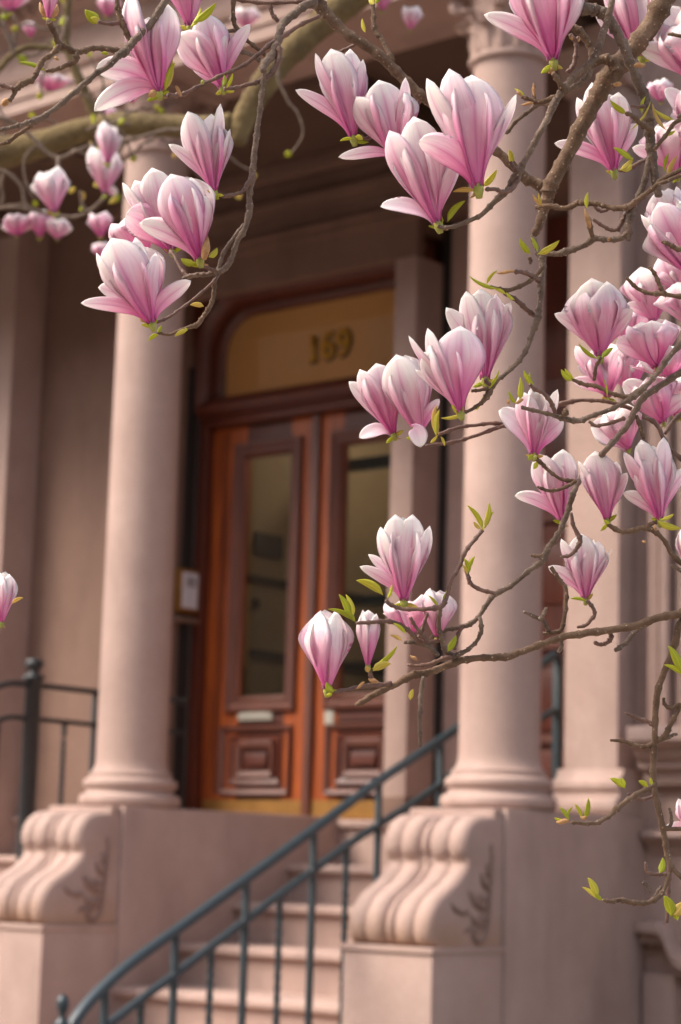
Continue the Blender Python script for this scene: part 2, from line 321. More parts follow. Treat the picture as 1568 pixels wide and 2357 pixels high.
# dark second doorway behind the right column
nd2 = box('side_door', -7.084, -5.78, YD, YD+.05, FLOOR, 5.3, M['wood_dk'], house)
for zz in (1.9, 2.35, 3.05, 3.75, 4.35):
    box('door_panel', -6.78, -6.35, YD-.012, YD-.001, zz, zz+.34, M['wood_dk'], nd2, bevel=.004)
for zz in (2.28, 2.80, 3.52, 4.2):
    box('door_rail', -7.05, -5.79, YD-.03, YD-.001, zz, zz+.045, M['wood_mid'], nd2)
# entablature over the columns
ent = MB().extrude_x([(8.14, 5.73), (7.60, 5.73), (7.60, 5.80), (7.585, 5.805), (7.585, 5.875), (7.56, 5.89), (7.545, 5.92), (7.585, 5.935), (7.60, 5.95), (7.60, 6.14), (7.57, 6.16), (7.55, 6.20), (7.50, 6.22), (7.50, 6.27), (7.30, 6.28), (7.28, 6.36), (7.24, 6.42), (7.20, 6.46), (7.20, 6.52), (8.14, 6.9)], -14, -5.35).build('entablature', M['stone'], house, auto=30)
db = MB()
for i in range(90): x = -13.9+i*.095; db.box(x, x+.055, 7.44, 7.502, 6.215, 6.268)
tag(db.build('dentil', M['stone'], ent), kind='stuff')

# ---- the double door
def rrect(x0, x1, z0, z1, r, n=6, low=False):
    pts = []
    for cx_, cz_, a0, rr in ((x1-r, z1-r, 0, r), (x0+r, z1-r, 90, r), (x0, z0, 180, 0), (x1, z0, 270, 0)):
        for i in range(n+1):
            a = R(a0+90*i/n); pts.append((cx_+rr*math.cos(a), cz_+rr*math.sin(a)))
    return pts
def ring(name, x0, x1, z0, z1, wd, prof, m, parent, r=0.0005):
    o_ = rrect(x0, x1, z0, z1, r); i_ = rrect(x0+wd, x1-wd, z0+wd, z1-wd, max(r-wd, .0003))
    return MB().sweep(o_, i_, prof).build(name, m, parent, auto=40)
frame = MB()
frame.box(-9.399, -9.305, YD-.06, YD+.06, FLOOR, 4.34); frame.box(-7.535, -7.44, YD-.06, YD+.06, FLOOR, 4.34)
frame.box(-9.399, -7.44, YD-.06, YD+.06, 4.34, 4.50)
frame.build('door_frame', M['wood_dk'], house, bevel=.006)
box('transom_bar', -9.399, -7.44, YD-.10, YD-.061, 4.40, 4.455, M['wood_dk'], house, bevel=.01)
box('storm_track', -9.398, -9.365, 9.635, 9.70, FLOOR, 4.72, M['frame_dk'], house)
box('storm_track', -9.398, -9.38, 9.70, 9.735, FLOOR, 4.72, mat('grey_painted_track', (.11, .105, .10), .5), house)
box('wall', -9.4, -7.295, 9.381, 9.9, 5.262, 5.78, M['stone_shaded'], house)
box('door_head', -9.399, -7.44, 9.381, YD+.06, 5.222, 5.261, M['wood_dk'], house)
ring('arch_frame', -9.399, -7.44, 4.425, 5.221, .10, [(0, YD-.12), (.3, YD-.13), (.7, YD-.11), (1, YD-.07), (1, YD+.02)], M['wood_dk'], house, r=.36)
for sx, x in ((1, -9.399), (-1, -7.44)):
    pts = [(x, 5.221)]+[(x+sx*(.36-.36*math.cos(R(a))), 4.861+.36*math.sin(R(a))) for a in range(0, 91, 10)]
    MB().extrude_y(pts, YD-.14, YD+.02).build('arch_spandrel', M['wood_dk'], house)
tr = ring('transom_window', -9.31, -7.53, 4.455, 5.135, .08, [(0, YD-.03), (.4, YD-.035), (.8, YD-.02), (1, YD+.01)], M['wood_dk'], house, r=.33)
box('glass_pane', -9.26, -7.58, YD+.005, YD+.012, 4.50, 5.12, M['glass'], tr)
_b = M['blind']; _t = nd(_b, 'ShaderNodeBsdfTranslucent'); _t.inputs[0].default_value = (.74, .54, .38, 1); _x = nd(_b, 'ShaderNodeMixShader'); _x.inputs[0].default_value = .8
lk(_b, _b.node_tree.nodes['Principled BSDF'].outputs[0], _x.inputs[1]); lk(_b, _t.outputs[0], _x.inputs[2]); lk(_b, _x.outputs[0], _b.node_tree.nodes['Material Output'].inputs[0])
bl = box('blind', -9.29, -7.55, YD+.062, YD+.068, 4.46, 5.20, M['blind'], tr)
def digit_strokes(ch):
    six = [(.50, .93), (.36, .97), (.20, .86), (.09, .62), (.07, .36), (.14, .12), (.30, .03), (.46, .10), (.54, .29), (.46, .47), (.30, .54), (.15, .44), (.08, .32)]
    if ch == '1': return [[(.16, .80), (.30, .95)], [(.30, .97), (.30, .03)], [(.13, .03), (.47, .03)]]
    return [six] if ch == '6' else [[(.60-a, 1-b) for a, b in six]]
for i, ch in enumerate('169'):
    x = -8.525+i*.122; h_ = .16
    for nm, m_, dx, dz, y_, r_ in (('digit_outline', 'num_dk', .009, -.008, YD-.004, .021), ('digit', 'gold', 0, 0, YD-.012, .0135)):
        mb = MB()
        for st in digit_strokes(ch):
            q = catmull([(x+dx+a*h_*1.02, y_, 4.69+dz+b*h_) for a, b in st], 5) if len(st) > 2 else [(x+dx+a*h_*1.02, y_, 4.69+dz+b*h_) for a, b in st]
            mb.tube([(a, y_, c_) for a, _b, c_ in q], [r_*(1.15 if len(st) < 3 else .85+.4*math.sin(math.pi*k/len(q))) for k in range(len(q))], 8)
        mb.v = [(a, y_+(b-y_)*.25, c_) for a, b, c_ in mb.v]
        o = mb.build(nm, M[m_], None, smooth=True); o.parent = tr
# two leaves
for k, (x0, x1) in enumerate(((-9.303, -8.424), (-8.416, -7.537))):
    gx0, gx1 = x0+.29, x1-.21
    if k: gx0, gx1 = x0+.21, x1-.29
    lf = MB(); y0, y1 = YD, YD+.045
    lf.box(x0, gx0, y0, y1, FLOOR+.012, 4.335); lf.box(gx1, x1, y0, y1, FLOOR+.012, 4.335)
    leaf = lf.build('door_leaf', M['wood'], house)
    for za, zb in ((FLOOR+.013, 1.96), (2.44, 2.60), (4.12, 4.334)):
        box('rail', gx0, gx1, y0+.001, y1-.001, za, zb, M['wood_red'], leaf)
    box('panel', gx0, gx1, y0+.012, y1-.002, 1.961, 2.439, M['wood_red'], leaf)
    for gx in ((gx0-.19, gx0-.165) if k == 0 else (gx1+.14, gx1+.165)):
        box('bead', gx, gx+.008, YD-.006, YD-.0005, 2.0, 4.3, M['wood_red'], leaf)
    ring('glass_moulding', gx0-.10, gx1+.10, 2.50, 4.22, .105, [(0, YD-.002), (.08, YD-.03), (.3, YD-.038), (.5, YD-.018), (.72, YD-.028), (1, YD+.012)], M['wood_mid'], leaf)
    box('glass_pane', gx0-.005, gx1+.005, YD+.014, YD+.020, 2.59, 4.13, M['glass'], leaf)
    px0, px1 = x0+.155, x1-.13
    if k: px0, px1 = x0+.13, x1-.155
    for j, (ins, a_, m_) in enumerate(((0, .03, 'wood_mid'), (.075, .018, 'wood_dk'), (.135, .024, 'wood_mid'))):
        ring('panel_moulding', px0+ins, px1-ins, 1.99+ins*.8, 2.42-ins*.8, .042, [(0, YD-.002), (.2, YD-a_), (.6, YD-a_*.8), (1, YD-.004)], M[m_], leaf)
    box('carved_panel', px0+.2, px1-.2, YD-.016, YD+.011, 2.165, 2.25, M['wood_red'], leaf, bevel=.008)
    for zz in (2.09, 2.30):
        box('carved_panel', px0+.16, px1-.16, YD-.018, YD-.001, zz, zz+.03, M['wood_mid'], leaf, bevel=.006)
    box('kick_plate', x0+.02, x1-.02, YD-.006, YD-.0005, FLOOR+.02, 1.962, M['brass'], leaf)
    if k == 0:
        ms = box('mail_slot', -9.0, -8.72, YD-.014, YD-.001, 2.452, 2.537, M['steel'], leaf, bevel=.004); box('flap', -8.97, -8.75, YD-.02, YD-.0145, 2.47, 2.52, M['steel'], ms, bevel=.003)
    else:
        box('pull_plate', x0+.12, x0+.19, YD-.012, YD-.001, 2.40, 2.56, M['steel'], leaf, bevel=.004)
        MB().lathe([(.012, 0), (.012, .03), (.03, .045), (.034, .062), (.026, .078), (.001, .082)], n=20).build('door_knob', M['brass'], leaf, smooth=True)
        kn = C.objects['door_knob']; kn.rotation_euler = (R(90), 0, 0); kn.location = (x0+.075, YD-.002, 2.83)
box('astragal', -8.45, -8.39, YD-.03, YD-.001, FLOOR+.012, 4.333, M['wood_mid'], house, bevel=.01)
box('door_sill', -9.399, -7.44, YD-.14, YD+.06, FLOOR, FLOOR+.011, M['brass'], house)
# vestibule seen through the glass
h = MB(); h.box(-9.6, -9.41, YD+.10, 12.2, FLOOR-.1, 5.4).box(-7.43, -7.2, YD+.10, 12.2, FLOOR-.1, 5.4).box(-9.41, -7.43, YD+.10, 12.2, 5.2, 5.4).box(-9.41, -7.43, 12.0, 12.2, FLOOR-.1, 5.2)
ves = h.build('vestibule', M['hall'], house)
box('vestibule_floor', -9.6, -7.2, YD+.07, 12.2, FLOOR-.12, FLOOR-.001, M['hall_dk'], ves)
for a, b, c_, d in ((-9.41, -7.43, 3.30, 3.36), (-9.41, -7.43, 2.86, 2.92), (-9.41, -7.43, 4.22, 4.30)):
    box('rail', a, b, 10.9, 10.95, c_, d, M['hall_dk'], ves)
box('trim', -9.41, -9.30, 10.96, 11.0, 2.86, 3.36, M['hall_pale'], ves)
for a, b in ((-9.4, -9.32), (-7.52, -7.44)):
    box('post', a, b, 10.951, 10.99, FLOOR, 4.9, M['hall_dk'], ves)
em = bpy.data.materials.new('lamp_globe'); em.use_nodes = True; p = em.node_tree.nodes['Principled BSDF']; p.inputs['Emission Color'].default_value = (1, .80, .58, 1); p.inputs['Emission Strength'].default_value = 14
hl = thing('hall_lantern', (-8.45, 11.2, 4.62), 'small warm lit lantern hanging inside the hall behind the numbered transom', 'lamp')
MB().lathe([(.01, 0), (.09, .015), (.135, .07), (.145, .12), (.11, .18), (.03, .21)], (-8.45, 11.2, 4.62), 20).build('globe', em, hl, smooth=True)
MB().lathe([(.035, .21), (.04, .235), (.008, .245), (.008, .58)], (-8.45, 11.2, 4.62), 12).build('stem', M['brass'], hl, smooth=True)
for (y0_, z0_), (y1_, z1_) in (((10.0, 3.42), (11.9, 3.455)), ((10.0, 2.93), (11.9, 2.965))):
    box('wall_rail', -9.409, -9.385, y0_, y1_, z0_, z1_, M['hall_dk'], ves)
box('picture', -9.409, -9.39, 10.33, 10.60, 3.60, 3.75, M['hall_dk'], ves)
box('trim', -9.409, -9.38, 10.13, 10.28, 2.84, 3.38, M['hall_pale'], ves)
box('switch', -9.409, -9.38, 10.33, 10.37, 3.24, 3.30, M['hall_dk'], ves)
# intercom on the left reveal
ic = thing('intercom_box', (-9.4, 9.66, 3.11), 'brass framed intercom with a pale panel on the stone reveal left of the doors', 'intercom')
MB().box(-9.399, -9.335, 9.565, 9.745, 3.13, 3.41).build('housing', M['brass'], ic, bevel=.008)
MB().box(-9.334, -9.328, 9.59, 9.725, 3.16, 3.385).build('panel', M['white'], ic)
MB().box(-9.399, -9.32, 9.55, 9.76, 3.07, 3.10).build('shelf', M['stone_shaded'], ic, bevel=.006)
sp = MB()
for i in range(5): sp.box(-9.3285, -9.326, 9.62, 9.70, 3.30+i*.012, 3.305+i*.012)
sp.build('speaker_grille', M['hall_dk'], ic)

# ================================================================ STOOPS
XC = (-7.975, -5.625)
stoop = thing('front_stoop', (-6.8, 7.6, 0), 'pinkish brownstone stoop with scrolled cheek walls rising to the mahogany doors', 'stoop')
nstoop = thing('front_stoop', (-9.4, 7.6, 0), 'brownstone steps behind the thick dark post, cut off by the left edge of the view', 'stoop')
def step_z(Y):
    k = (8.823-Y)/.42
    return FLOOR if Y > 9.243 else 1.583-.207*max(0, math.ceil(k-.001)) if k > 0 else 1.583
def steps(root, x0, x1):
    for k in range(8):
        z = 1.583-.207*k; y = 8.823-.42*k; yb = y+.46
        m = MB().extrude_x([(yb, z), (y+.012, z), (y, z-.008), (y-.003, z-.022), (y, z-.038), (y+.012, z-.046), (y+.03, z-.048), (y+.036, z-.06), (y+.036, z-.212 if k < 7 else 0), (yb, z-.212 if k < 7 else 0)], x0, x1)
        m.build('step', M['stone'], root, auto=40)
    MB().extrude_x([(YD+.15, FLOOR), (9.255, FLOOR), (9.243, FLOOR-.008), (9.240, FLOOR-.03), (9.25, FLOOR-.046), (9.275, FLOOR-.05), (9.275, 1.57), (YD+.15, 1.57)], x0, x1).build('landing', M['stone'], root, auto=40)
steps(stoop, -7.755, -5.845); steps(nstoop, -10.9, -8.195)

prof = [(7.588, 1.815), (7.52, 1.812), (7.454, 1.806), (7.395, 1.795), (7.350, 1.762), (7.325, 1.715), (7.322, 1.665), (7.340, 1.625), (7.340, 1.595), (7.310, 1.562), (7.264, 1.525), (7.205, 1.492), (7.150, 1.458), (7.112, 1.415), (7.092, 1.365), (7.092, 1.315), (7.108, 1.280), (7.14, 1.263)]
def lobes(u):
    """cross profile of the scroll: four rolls with a bead pair in the middle; returns outward offset"""
    a = abs(u)                                   # 0 centre .. 1 edge
    if a < .07: return .020*math.sqrt(max(0, 1-(a/.07)**2))-.020
    if a < .15: return .012*math.sqrt(max(0, 1-((a-.11)/.04)**2))-.030
    if a < .57: return .034*math.sqrt(max(0, 1-((a-.36)/.225)**2))-.022
    if a < .985: return .034*math.sqrt(max(0, 1-((a-.775)/.215)**2))-.022
    return -.020
def scroll(root, xc, hw):
    P = catmull(prof, 4); N = 61; v = []
    for i, (y, z) in enumerate(P):
        a, b = P[max(i-1, 0)], P[min(i+1, len(P)-1)]
        ty, tz = b[0]-a[0], b[1]-a[1]; L = math.hypot(ty, tz); ny, nz = tz/L, -ty/L      # outward normal (towards the street / up)
        if ny > .2 and nz < 0: ny, nz = -ny, -nz
        if ny > 0 and nz < .3: ny, nz = -ny, -nz
        t = i/(len(P)-1); fade = min(1, t*9, (1-t)*14); pinch = 1-.7*math.exp(-((z-1.612)/.020)**2)
        for j in range(N):
            u = -1+2*j/(N-1); o = lobes(u)*fade*pinch
            v.append((xc+hw*u, y+ny*o, z+nz*o))
    n = len(P); f = [(i*N+j, i*N+j+1, (i+1)*N+j+1, (i+1)*N+j) for i in range(n-1) for j in range(N-1)]
    base = len(v)
    for i in range(n): v += [(xc-hw, 7.60, P[i][1]), (xc+hw, 7.60, P[i][1])]
    for i in range(n-1):
        f.append((i*N, (i+1)*N, base+2*i+2, base+2*i)); f.append((i*N+N-1, base+2*i+1, base+2*i+3, (i+1)*N+N-1))
    s_ = MB().add(v, f).build('scroll_bracket', M['stone_stain'], root, auto=38)
    # carved foliage on the outer side
    X = xc+hw
    def c2(pts, r0, r1, sq=.6):
        q = catmull(pts, 5); n_ = len(q); rr = [1.5*(r0+(r1-r0)*i/(n_-1)) for i in range(n_)]
        MB().tube([(X+.002, y, z) for y, z in q], rr, 8).build('carved_ornament', M['stone_soot_shade'], s_, smooth=True)
    c2([(7.505, 1.66), (7.50, 1.56), (7.49, 1.46), (7.485, 1.38), (7.465, 1.31), (7.42, 1.285), (7.385, 1.30), (7.385, 1.33), (7.41, 1.335)], .007, .010)
    def lf2(y, z, an, ln, wd):
        n_ = 8; q = [(X+.001, y-ln*i/n_*math.cos(R(an+30*i/n_)), z+ln*i/n_*math.sin(R(an+30*i/n_))) for i in range(n_+1)]
        MB().tube(q, [wd*(.25+math.sin(math.pi*min(1, i/n_*.95+.03))) for i in range(n_+1)], 8).build('carved_ornament', M['stone_soot_shade'], s_, smooth=True)
    for y, z, an, ln, wd in ((7.49, 1.50, 20, .10, .013), (7.485, 1.47, -25, .11, .013), (7.48, 1.42, 0, .16, .015), (7.48, 1.40, -40, .12, .014), (7.465, 1.35, -5, .12, .013), (7.49, 1.55, 45, .07, .011),
                             (7.40, 1.43, 40, .07, .010), (7.35, 1.42, -35, .08, .011), (7.30, 1.41, -5, .09, .010), (7.37, 1.36, -60, .06, .010), (7.505, 1.65, 60, .05, .010), (7.43, 1.42, 70, .07, .011)):
        lf2(y, z, an, ln, wd)
    return s_
M['stone_soot_shade'] = noisy(mat('brownstone_carving', rough=.9, spec=.2), (.23, .15, .122), (.30, .20, .165), 6, 6, .5, 160)  # darker carving stone: soot, with the shadow of the relief tinted in
# stone with ochre and green staining collecting at the foot of the scrolls (a real stain with its own shape)
M['stone_stain'] = noisy(mat('brownstone_stained', rough=.85, spec=.25), (.330, .225, .190), (.400, .280, .238), 2.2, 8, .5, 160, c3=(.455, .330, .284), stains=.38)
_m = M['stone_stain']; _p = _m.node_tree.nodes['Principled BSDF']; _src = _p.inputs['Base Color'].links[0].from_socket
_tc = nd(_m, 'ShaderNodeTexCoord'); _sx = nd(_m, 'ShaderNodeSeparateXYZ'); lk(_m, _tc.outputs['Object'], _sx.inputs[0])
_n = nd(_m, 'ShaderNodeTexNoise', i_Scale=9.0, i_Detail=5); lk(_m, _tc.outputs['Object'], _n.inputs['Vector'])
_a = nd(_m, 'ShaderNodeMath', operation='MULTIPLY_ADD'); lk(_m, _n.outputs[0], _a.inputs[0]); _a.inputs[1].default_value = .22; lk(_m, _sx.outputs[2], _a.inputs[2])
_r = ramp(_m, [(0, (1, 1, 1)), (1, (0, 0, 0))]); _mr = nd(_m, 'ShaderNodeMapRange'); _mr.inputs[1].default_value = 1.33; _mr.inputs[2].default_value = 1.52; lk(_m, _a.outputs[0], _mr.inputs[0]); lk(_m, _mr.outputs[0], _r.inputs[0])
_mx = nd(_m, 'ShaderNodeMixRGB'); _mf = nd(_m, 'ShaderNodeMath', operation='MULTIPLY'); _mf.inputs[1].default_value = .6; lk(_m, _r.outputs[0], _mf.inputs[0]); lk(_m, _mf.outputs[0], _mx.inputs[0]); lk(_m, _src, _mx.inputs[1]); _mx.inputs[2].default_value = (.33, .185, .095, 1); lk(_m, _mx.outputs[0], _p.inputs['Base Color'])
for xc in XC:
    hw = .225
    ck = box('cheek_wall', xc-.25, xc+.25, 7.585, 9.30 if xc < -7 else 8.73, 0, 1.848, M['stone'], stoop, bevel=.008)
    box('cap', xc-hw-.012, xc+hw, 7.52, 7.584, 1.80, 1.846, M['stone'], ck, bevel=.006)
    box('plinth_block', xc-hw-.012, xc+hw+.012, 7.085, 7.584, 0, 1.245, M['stone'], stoop, bevel=.008)
    box('ledge', xc-hw-.018, xc+hw+.018, 7.075, 7.59, 1.235, 1.262, M['stone'], stoop, bevel=.006)
    scroll(stoop, xc, hw)

# ================================================================ COLUMNS
def leaf_sheet(h, wd, r0, curl, lob=3):
    """an acanthus leaf standing against the bell, curling outwards at the tip"""
    nu, nv = 9, 12; v = []
    for j in range(nv+1):
        t = j/nv; ww = wd*(.75+.25*math.sin(t*math.pi))*(1-.5*max(0, t-.6)/.4)*(1+.16*math.sin(t*lob*2*math.pi))
        out = r0+.012+.03*t+curl*max(0, t-.6)**1.5*5; zz = h*(t if t < .85 else .85+(t-.85)*(-.7))
        for i in range(nu):
            u = -1+2*i/(nu-1); rr = out-.035*u*u*(1-.3*t)+.007*math.cos(u*9); v.append((rr, u*ww, zz))
    k = len(v); v += [(x-.012, y, z-.004) for x, y, z in v]; f = []
    for j in range(nv):
        for i in range(nu-1):
            a = j*nu+i; f += [(a, a+1, a+nu+1, a+nu), (k+a, k+a+nu, k+a+nu+1, k+a+1)]
    for j in range(nv):
        a = j*nu; f.append((a, a+nu, k+a+nu, k+a)); a = j*nu+nu-1; f.append((a, k+a, k+a+nu, a+nu))
    for i in range(nu-1): a = nv*nu+i; f.append((a, a+1, k+a+1, k+a))
    return v, f
def make_column(label):
    t = thing('stone_column', (XC[1], 7.866, 1.85), label, 'column', 'portico columns')
    def b_(mb, name, m='stone', parent=t, **k):
        o = mb.build(name, M[m], None, **k); o.parent = parent; return o
    b = [(.24, 0), (.255, .004), (.2635, .018), (.2635, .044), (.254, .060), (.235, .066), (.228, .072), (.226, .088), (.232, .094), (.242, .104), (.245, .122), (.238, .138), (.222, .146), (.216, .150), (.216, .172), (.208, .176)]
    b_(MB().lathe(b, n=72), 'column_base', auto=50)
    sh = [(.206, .177), (.196, .19), (.188, .215), (.184, .25)]+[(.184-.013*(i/10)**1.6, .25+3.22*i/10) for i in range(1, 11)]+[(.173, 3.49), (.178, 3.50)]
    b_(MB().lathe(sh, n=72), 'shaft', auto=50)
    cp = [(.178, 3.501), (.194, 3.506), (.198, 3.518), (.194, 3.530), (.176, 3.536), (.170, 3.56), (.165, 3.62), (.17, 3.72), (.20, 3.80), (.215, 3.825)]
    cap = b_(MB().lathe(cp, n=48), 'capital', auto=50)
    for tier, (h_, wd, r0, curl, off, z0) in enumerate(((.155, .060, .165, .035, 0, 3.545), (.235, .058, .172, .05, 22.5, 3.55))):
        lv, lf_ = leaf_sheet(h_, wd, r0, curl); me = None
        for i in range(8):
            a = R(i*45+off)
            if me is None: o = b_(MB().add(lv, lf_), 'acanthus_leaf', parent=cap, auto=60); me = o.data
            else: o = bpy.data.objects.new('acanthus_leaf', me); C.objects.link(o); o.parent = cap
            o.location = (0, 0, z0); o.rotation_euler = (0, 0, a)
    ab = []
    for i in range(4):
        for k in range(9):
            s_ = -1+2*k/8; x = .255-.045*(1-s_*s_); y = s_*.235; a = R(90*i); ab.append((x*math.cos(a)-y*math.sin(a), x*math.sin(a)+y*math.cos(a)))
    n = len(ab); v = [(x, y, 3.83) for x, y in ab]+[(x*1.04, y*1.04, 3.855) for x, y in ab]+[(x*1.04, y*1.04, 3.879) for x, y in ab]
    f = [(j*n+i, j*n+(i+1) % n, (j+1)*n+(i+1) % n, (j+1)*n+i) for j in range(2) for i in range(n)]+[tuple(reversed(range(n))), tuple(range(2*n, 3*n))]
    b_(MB().add(v, f), 'abacus', parent=cap)
    sp_ = [(.225+.036*(1-i/26)*math.cos(i*.55+2.2), 0, 3.79+.036*(1-i/26)*math.sin(i*.55+2.2)) for i in range(26)]
    sp_ = [(.16, 0, 3.70), (.185, 0, 3.76)]+sp_[3:]
    me = None
    for i in range(4):
        if me is None: o = b_(MB().tube([(x+.03, y, z) for x, y, z in sp_], [.020-.0003*k for k in range(len(sp_))], 8), 'volute', parent=cap, smooth=True); me = o.data
        else: o = bpy.data.objects.new('volute', me); C.objects.link(o); o.parent = cap
        o.rotation_euler = (0, 0, R(45+90*i))
    return t
def copy_tree(o, parent=None):
    c = o.copy(); C.objects.link(c)
    if parent: c.parent = parent
    for ch in list(o.children): copy_tree(ch, c)
    return c
c1 = make_column('round brownstone column in front of the pale pilaster, crossed by magnolia branches')
c2_ = copy_tree(c1); c2_.location.x = XC[0]; c2_['label'] = 'round brownstone column beside the intercom, left of the mahogany doors'

# ================================================================ IRON RAILINGS
def bar(pts, wx, wz, m, name, parent):
    """handrail bar with a rounded top, swept through points"""
    q = catmull([tuple(p) for p in pts], 6); k = len(q); v = []
    sec = [(-.5, -.4), (-.5, .15), (-.38, .42), (-.15, .5), (.15, .5), (.38, .42), (.5, .15), (.5, -.4), (.3, -.5), (-.3, -.5)]
    for i, p in enumerate(q):
        a, b = Vector(q[max(i-1, 0)]), Vector(q[min(i+1, k-1)]); t = (b-a).normalized(); sx = Vector((1, 0, 0)); sx = (sx-t*sx.dot(t)).normalized(); sz = t.cross(sx)
        if sz.z < 0: sz = -sz
        for cx_, cz_ in sec: v.append(Vector(p)+sx*cx_*wx+sz*cz_*wz)
    n = len(sec); f = [(j*n+i, j*n+(i+1) % n, (j+1)*n+(i+1) % n, (j+1)*n+i) for j in range(k-1) for i in range(n)]+[tuple(reversed(range(n))), tuple((k-1)*n+i for i in range(n))]
    return MB().add(v, f).build(name, M[m], parent, auto=45)
def sq_post(x, y, z0, z1, r, m, name, parent, twist=False, lean=0):
    if twist:
        n = 60; pts = [(x, y, z0+(z1-z0)*i/n) for i in range(n+1)]
        # plain ends, rope twist between
        b = MB(); v = []
        for i, p in enumerate(pts):
            t = i/n; a = 0 if t < .08 or t > .92 else (t-.08)*2*math.pi*(z1-z0)*5.5
            for k in range(8):
                an = 2*math.pi*k/8+a; rr = r*(1.25 if k % 2 else .92); v.append((p[0]+rr*math.cos(an), p[1]+rr*math.sin(an), p[2]))
        f = [(j*8+i, j*8+(i+1) % 8, (j+1)*8+(i+1) % 8, (j+1)*8+i) for j in range(n) for i in range(8)]
        return b.add(v, f).build(name, M[m], parent, auto=50)
    return MB().box(x-r, x+r, y-r, y+r, z0, z1).build(name, M[m], parent, bevel=.003)
def lerp_z(path, Y):
    for a, b in zip(path, path[1:]):
        if a.y <= Y <= b.y: return a.z+(b.z-a.z)*(Y-a.y)/(b.y-a.y)
    return path[-1].z if Y > path[-1].y else path[0].z
XR_ = -6.0
rl = thing('stair_handrail', (XR_, 6.8, .8), 'blue-black painted iron handrail sloping up the stoop steps in front of the doors', 'handrail')
tp = [onX(x, y, XR_) for x, y in ((150, 2400), (172, 2350), (203, 2308), (248, 2262), (300, 2217), (360, 2173), (420, 2130), (520, 2057), (640, 1969), (760, 1880), (880, 1792), (1000, 1712), (1066, 1666), (1170, 1585), (1278, 1506))]
bar(tp, .046, .034, 'iron', 'top_rail', rl)
lp = [onX(x, y, XR_) for x, y in ((215, 2384), (320, 2303), (400, 2244), (500, 2168), (600, 2092), (700, 2018), (800, 1945), (870, 1899), (960, 1842), (1010, 1806), (1066, 1762), (1170, 1700), (1276, 1634))]
bar(lp, .036, .028, 'iron', 'lower_rail', rl)
for px, py in ((243, 2262), (405, 2140), (568, 2022), (723, 1908), (873, 1797), (1015, 1703)):
    q = onX(px, py, XR_); sq_post(XR_, q.y, step_z(q.y), lerp_z(tp, q.y), .0125, 'iron', 'baluster', rl)
for px, py in ((325, 2300), (487, 2178), (645, 2060), (798, 1947), (940, 1855)):
    q = onX(px, py, XR_); sq_post(XR_, q.y, step_z(q.y), lerp_z(lp, q.y), .0125, 'iron', 'twisted_baluster', rl, twist=True)
for Y in (8.35, 8.62): sq_post(XR_, Y, step_z(Y), lerp_z(tp, Y), .0125, 'iron', 'baluster', rl)
def newel(x, y, z0, z1, r, m, root):
    prof_ = [(r*1.5, 0), (r*1.5, .03), (r*1.1, .05), (r, .07), (r, z1-z0-.13), (r*1.35, z1-z0-.125), (r*1.35, z1-z0-.105), (r*.8, z1-z0-.095), (r*.5, z1-z0-.075), (r*.95, z1-z0-.06), (r*1.15, z1-z0-.035), (r*.95, z1-z0-.012), (.002, z1-z0)]
    return MB().lathe(prof_, (x, y, z0), 24).build('newel_post', M[m], root, smooth=True)
q = onX(146, 2288, XR_); newel(XR_, q.y, .11, q.z, .021, 'iron', rl)
sq_post(XR_, onX(1284, 1600, XR_).y, 1.80, 2.66, .020, 'iron', 'newel_post', rl)
# neighbouring railing at the far left
XN = -9.0
r2 = thing('stair_railing', (XN, 8.08, 1.2), 'black iron railing with a thick post, left of the left column', 'railing')
p2 = [Vector((XN, 6.4, 1.66)), Vector((XN, 7.2, 2.13)), Vector((XN, 7.62, 2.40)), Vector((XN, 7.86, 2.52)), Vector((XN, 8.08, 2.535)), Vector((XN, 8.6, 2.535)), Vector((XN, 9.31, 2.535))]
bar(p2, .042, .032, 'iron_dk', 'top_rail', r2)
p3 = [Vector((XN, 6.4, 1.46)), Vector((XN, 7.2, 1.93)), Vector((XN, 7.62, 2.20)), Vector((XN, 7.86, 2.33)), Vector((XN, 8.08, 2.345)), Vector((XN, 8.6, 2.345)), Vector((XN, 9.31, 2.345))]
bar(p3, .034, .028, 'iron_dk', 'lower_rail', r2)
newel(XN, 8.08, step_z(8.08), 2.69, .046, 'iron_dk', r2)
for Y, tw in ((6.7, 0), (7.0, 1), (7.3, 0), (7.56, 1), (7.83, 1), (8.33, 1), (8.56, 0), (8.80, 1), (9.05, 0)):
    sq_post(XN, Y, step_z(Y), lerp_z(p3 if tw else p2, Y), .0125, 'iron_dk', 'twisted_baluster' if tw else 'baluster', r2, twist=bool(tw))
#%%TREE
# ================================================================ HOUSES ACROSS THE STREET (behind the viewpoint; mirrored in the door glass)
def town_house(x0, x1, hgt, col, label):
    t = thing('town_house', ((x0+x1)/2, -24, 0), label, 'house', 'town houses across the street')
    m = noisy(mat('facade_brick', rough=.9), col, tuple(c*1.3 for c in col), 3, 6, .3, 60)
    box('wall', x0, x1-.02, -34, -24, 0, hgt, m, t); box('cornice', x0, x1-.02, -24, -23.6, hgt-.6, hgt, m, t)
    n = 3
    for f_ in range(int(hgt//3.5)):
        for i in range(n):
            cx_ = x0+(x1-x0)*(i+.5)/n
            wf = box('window', cx_-.6, cx_+.6, -24, -23.93, 1.2+f_*3.4, 3.2+f_*3.4, M['frame_dk'], t)
            box('pane', cx_-.52, cx_+.52, -23.929, -23.92, 1.28+f_*3.4, 3.12+f_*3.4, M['glass'], wf)
for i in range(16):
    town_house(-98+i*8, -90+i*8, 18+(i*5) % 4, ((.20, .09, .06), (.24, .16, .12), (.17, .08, .06))[i % 3], 'brick town house across the street, seen only as a dim reflection in the door glass')

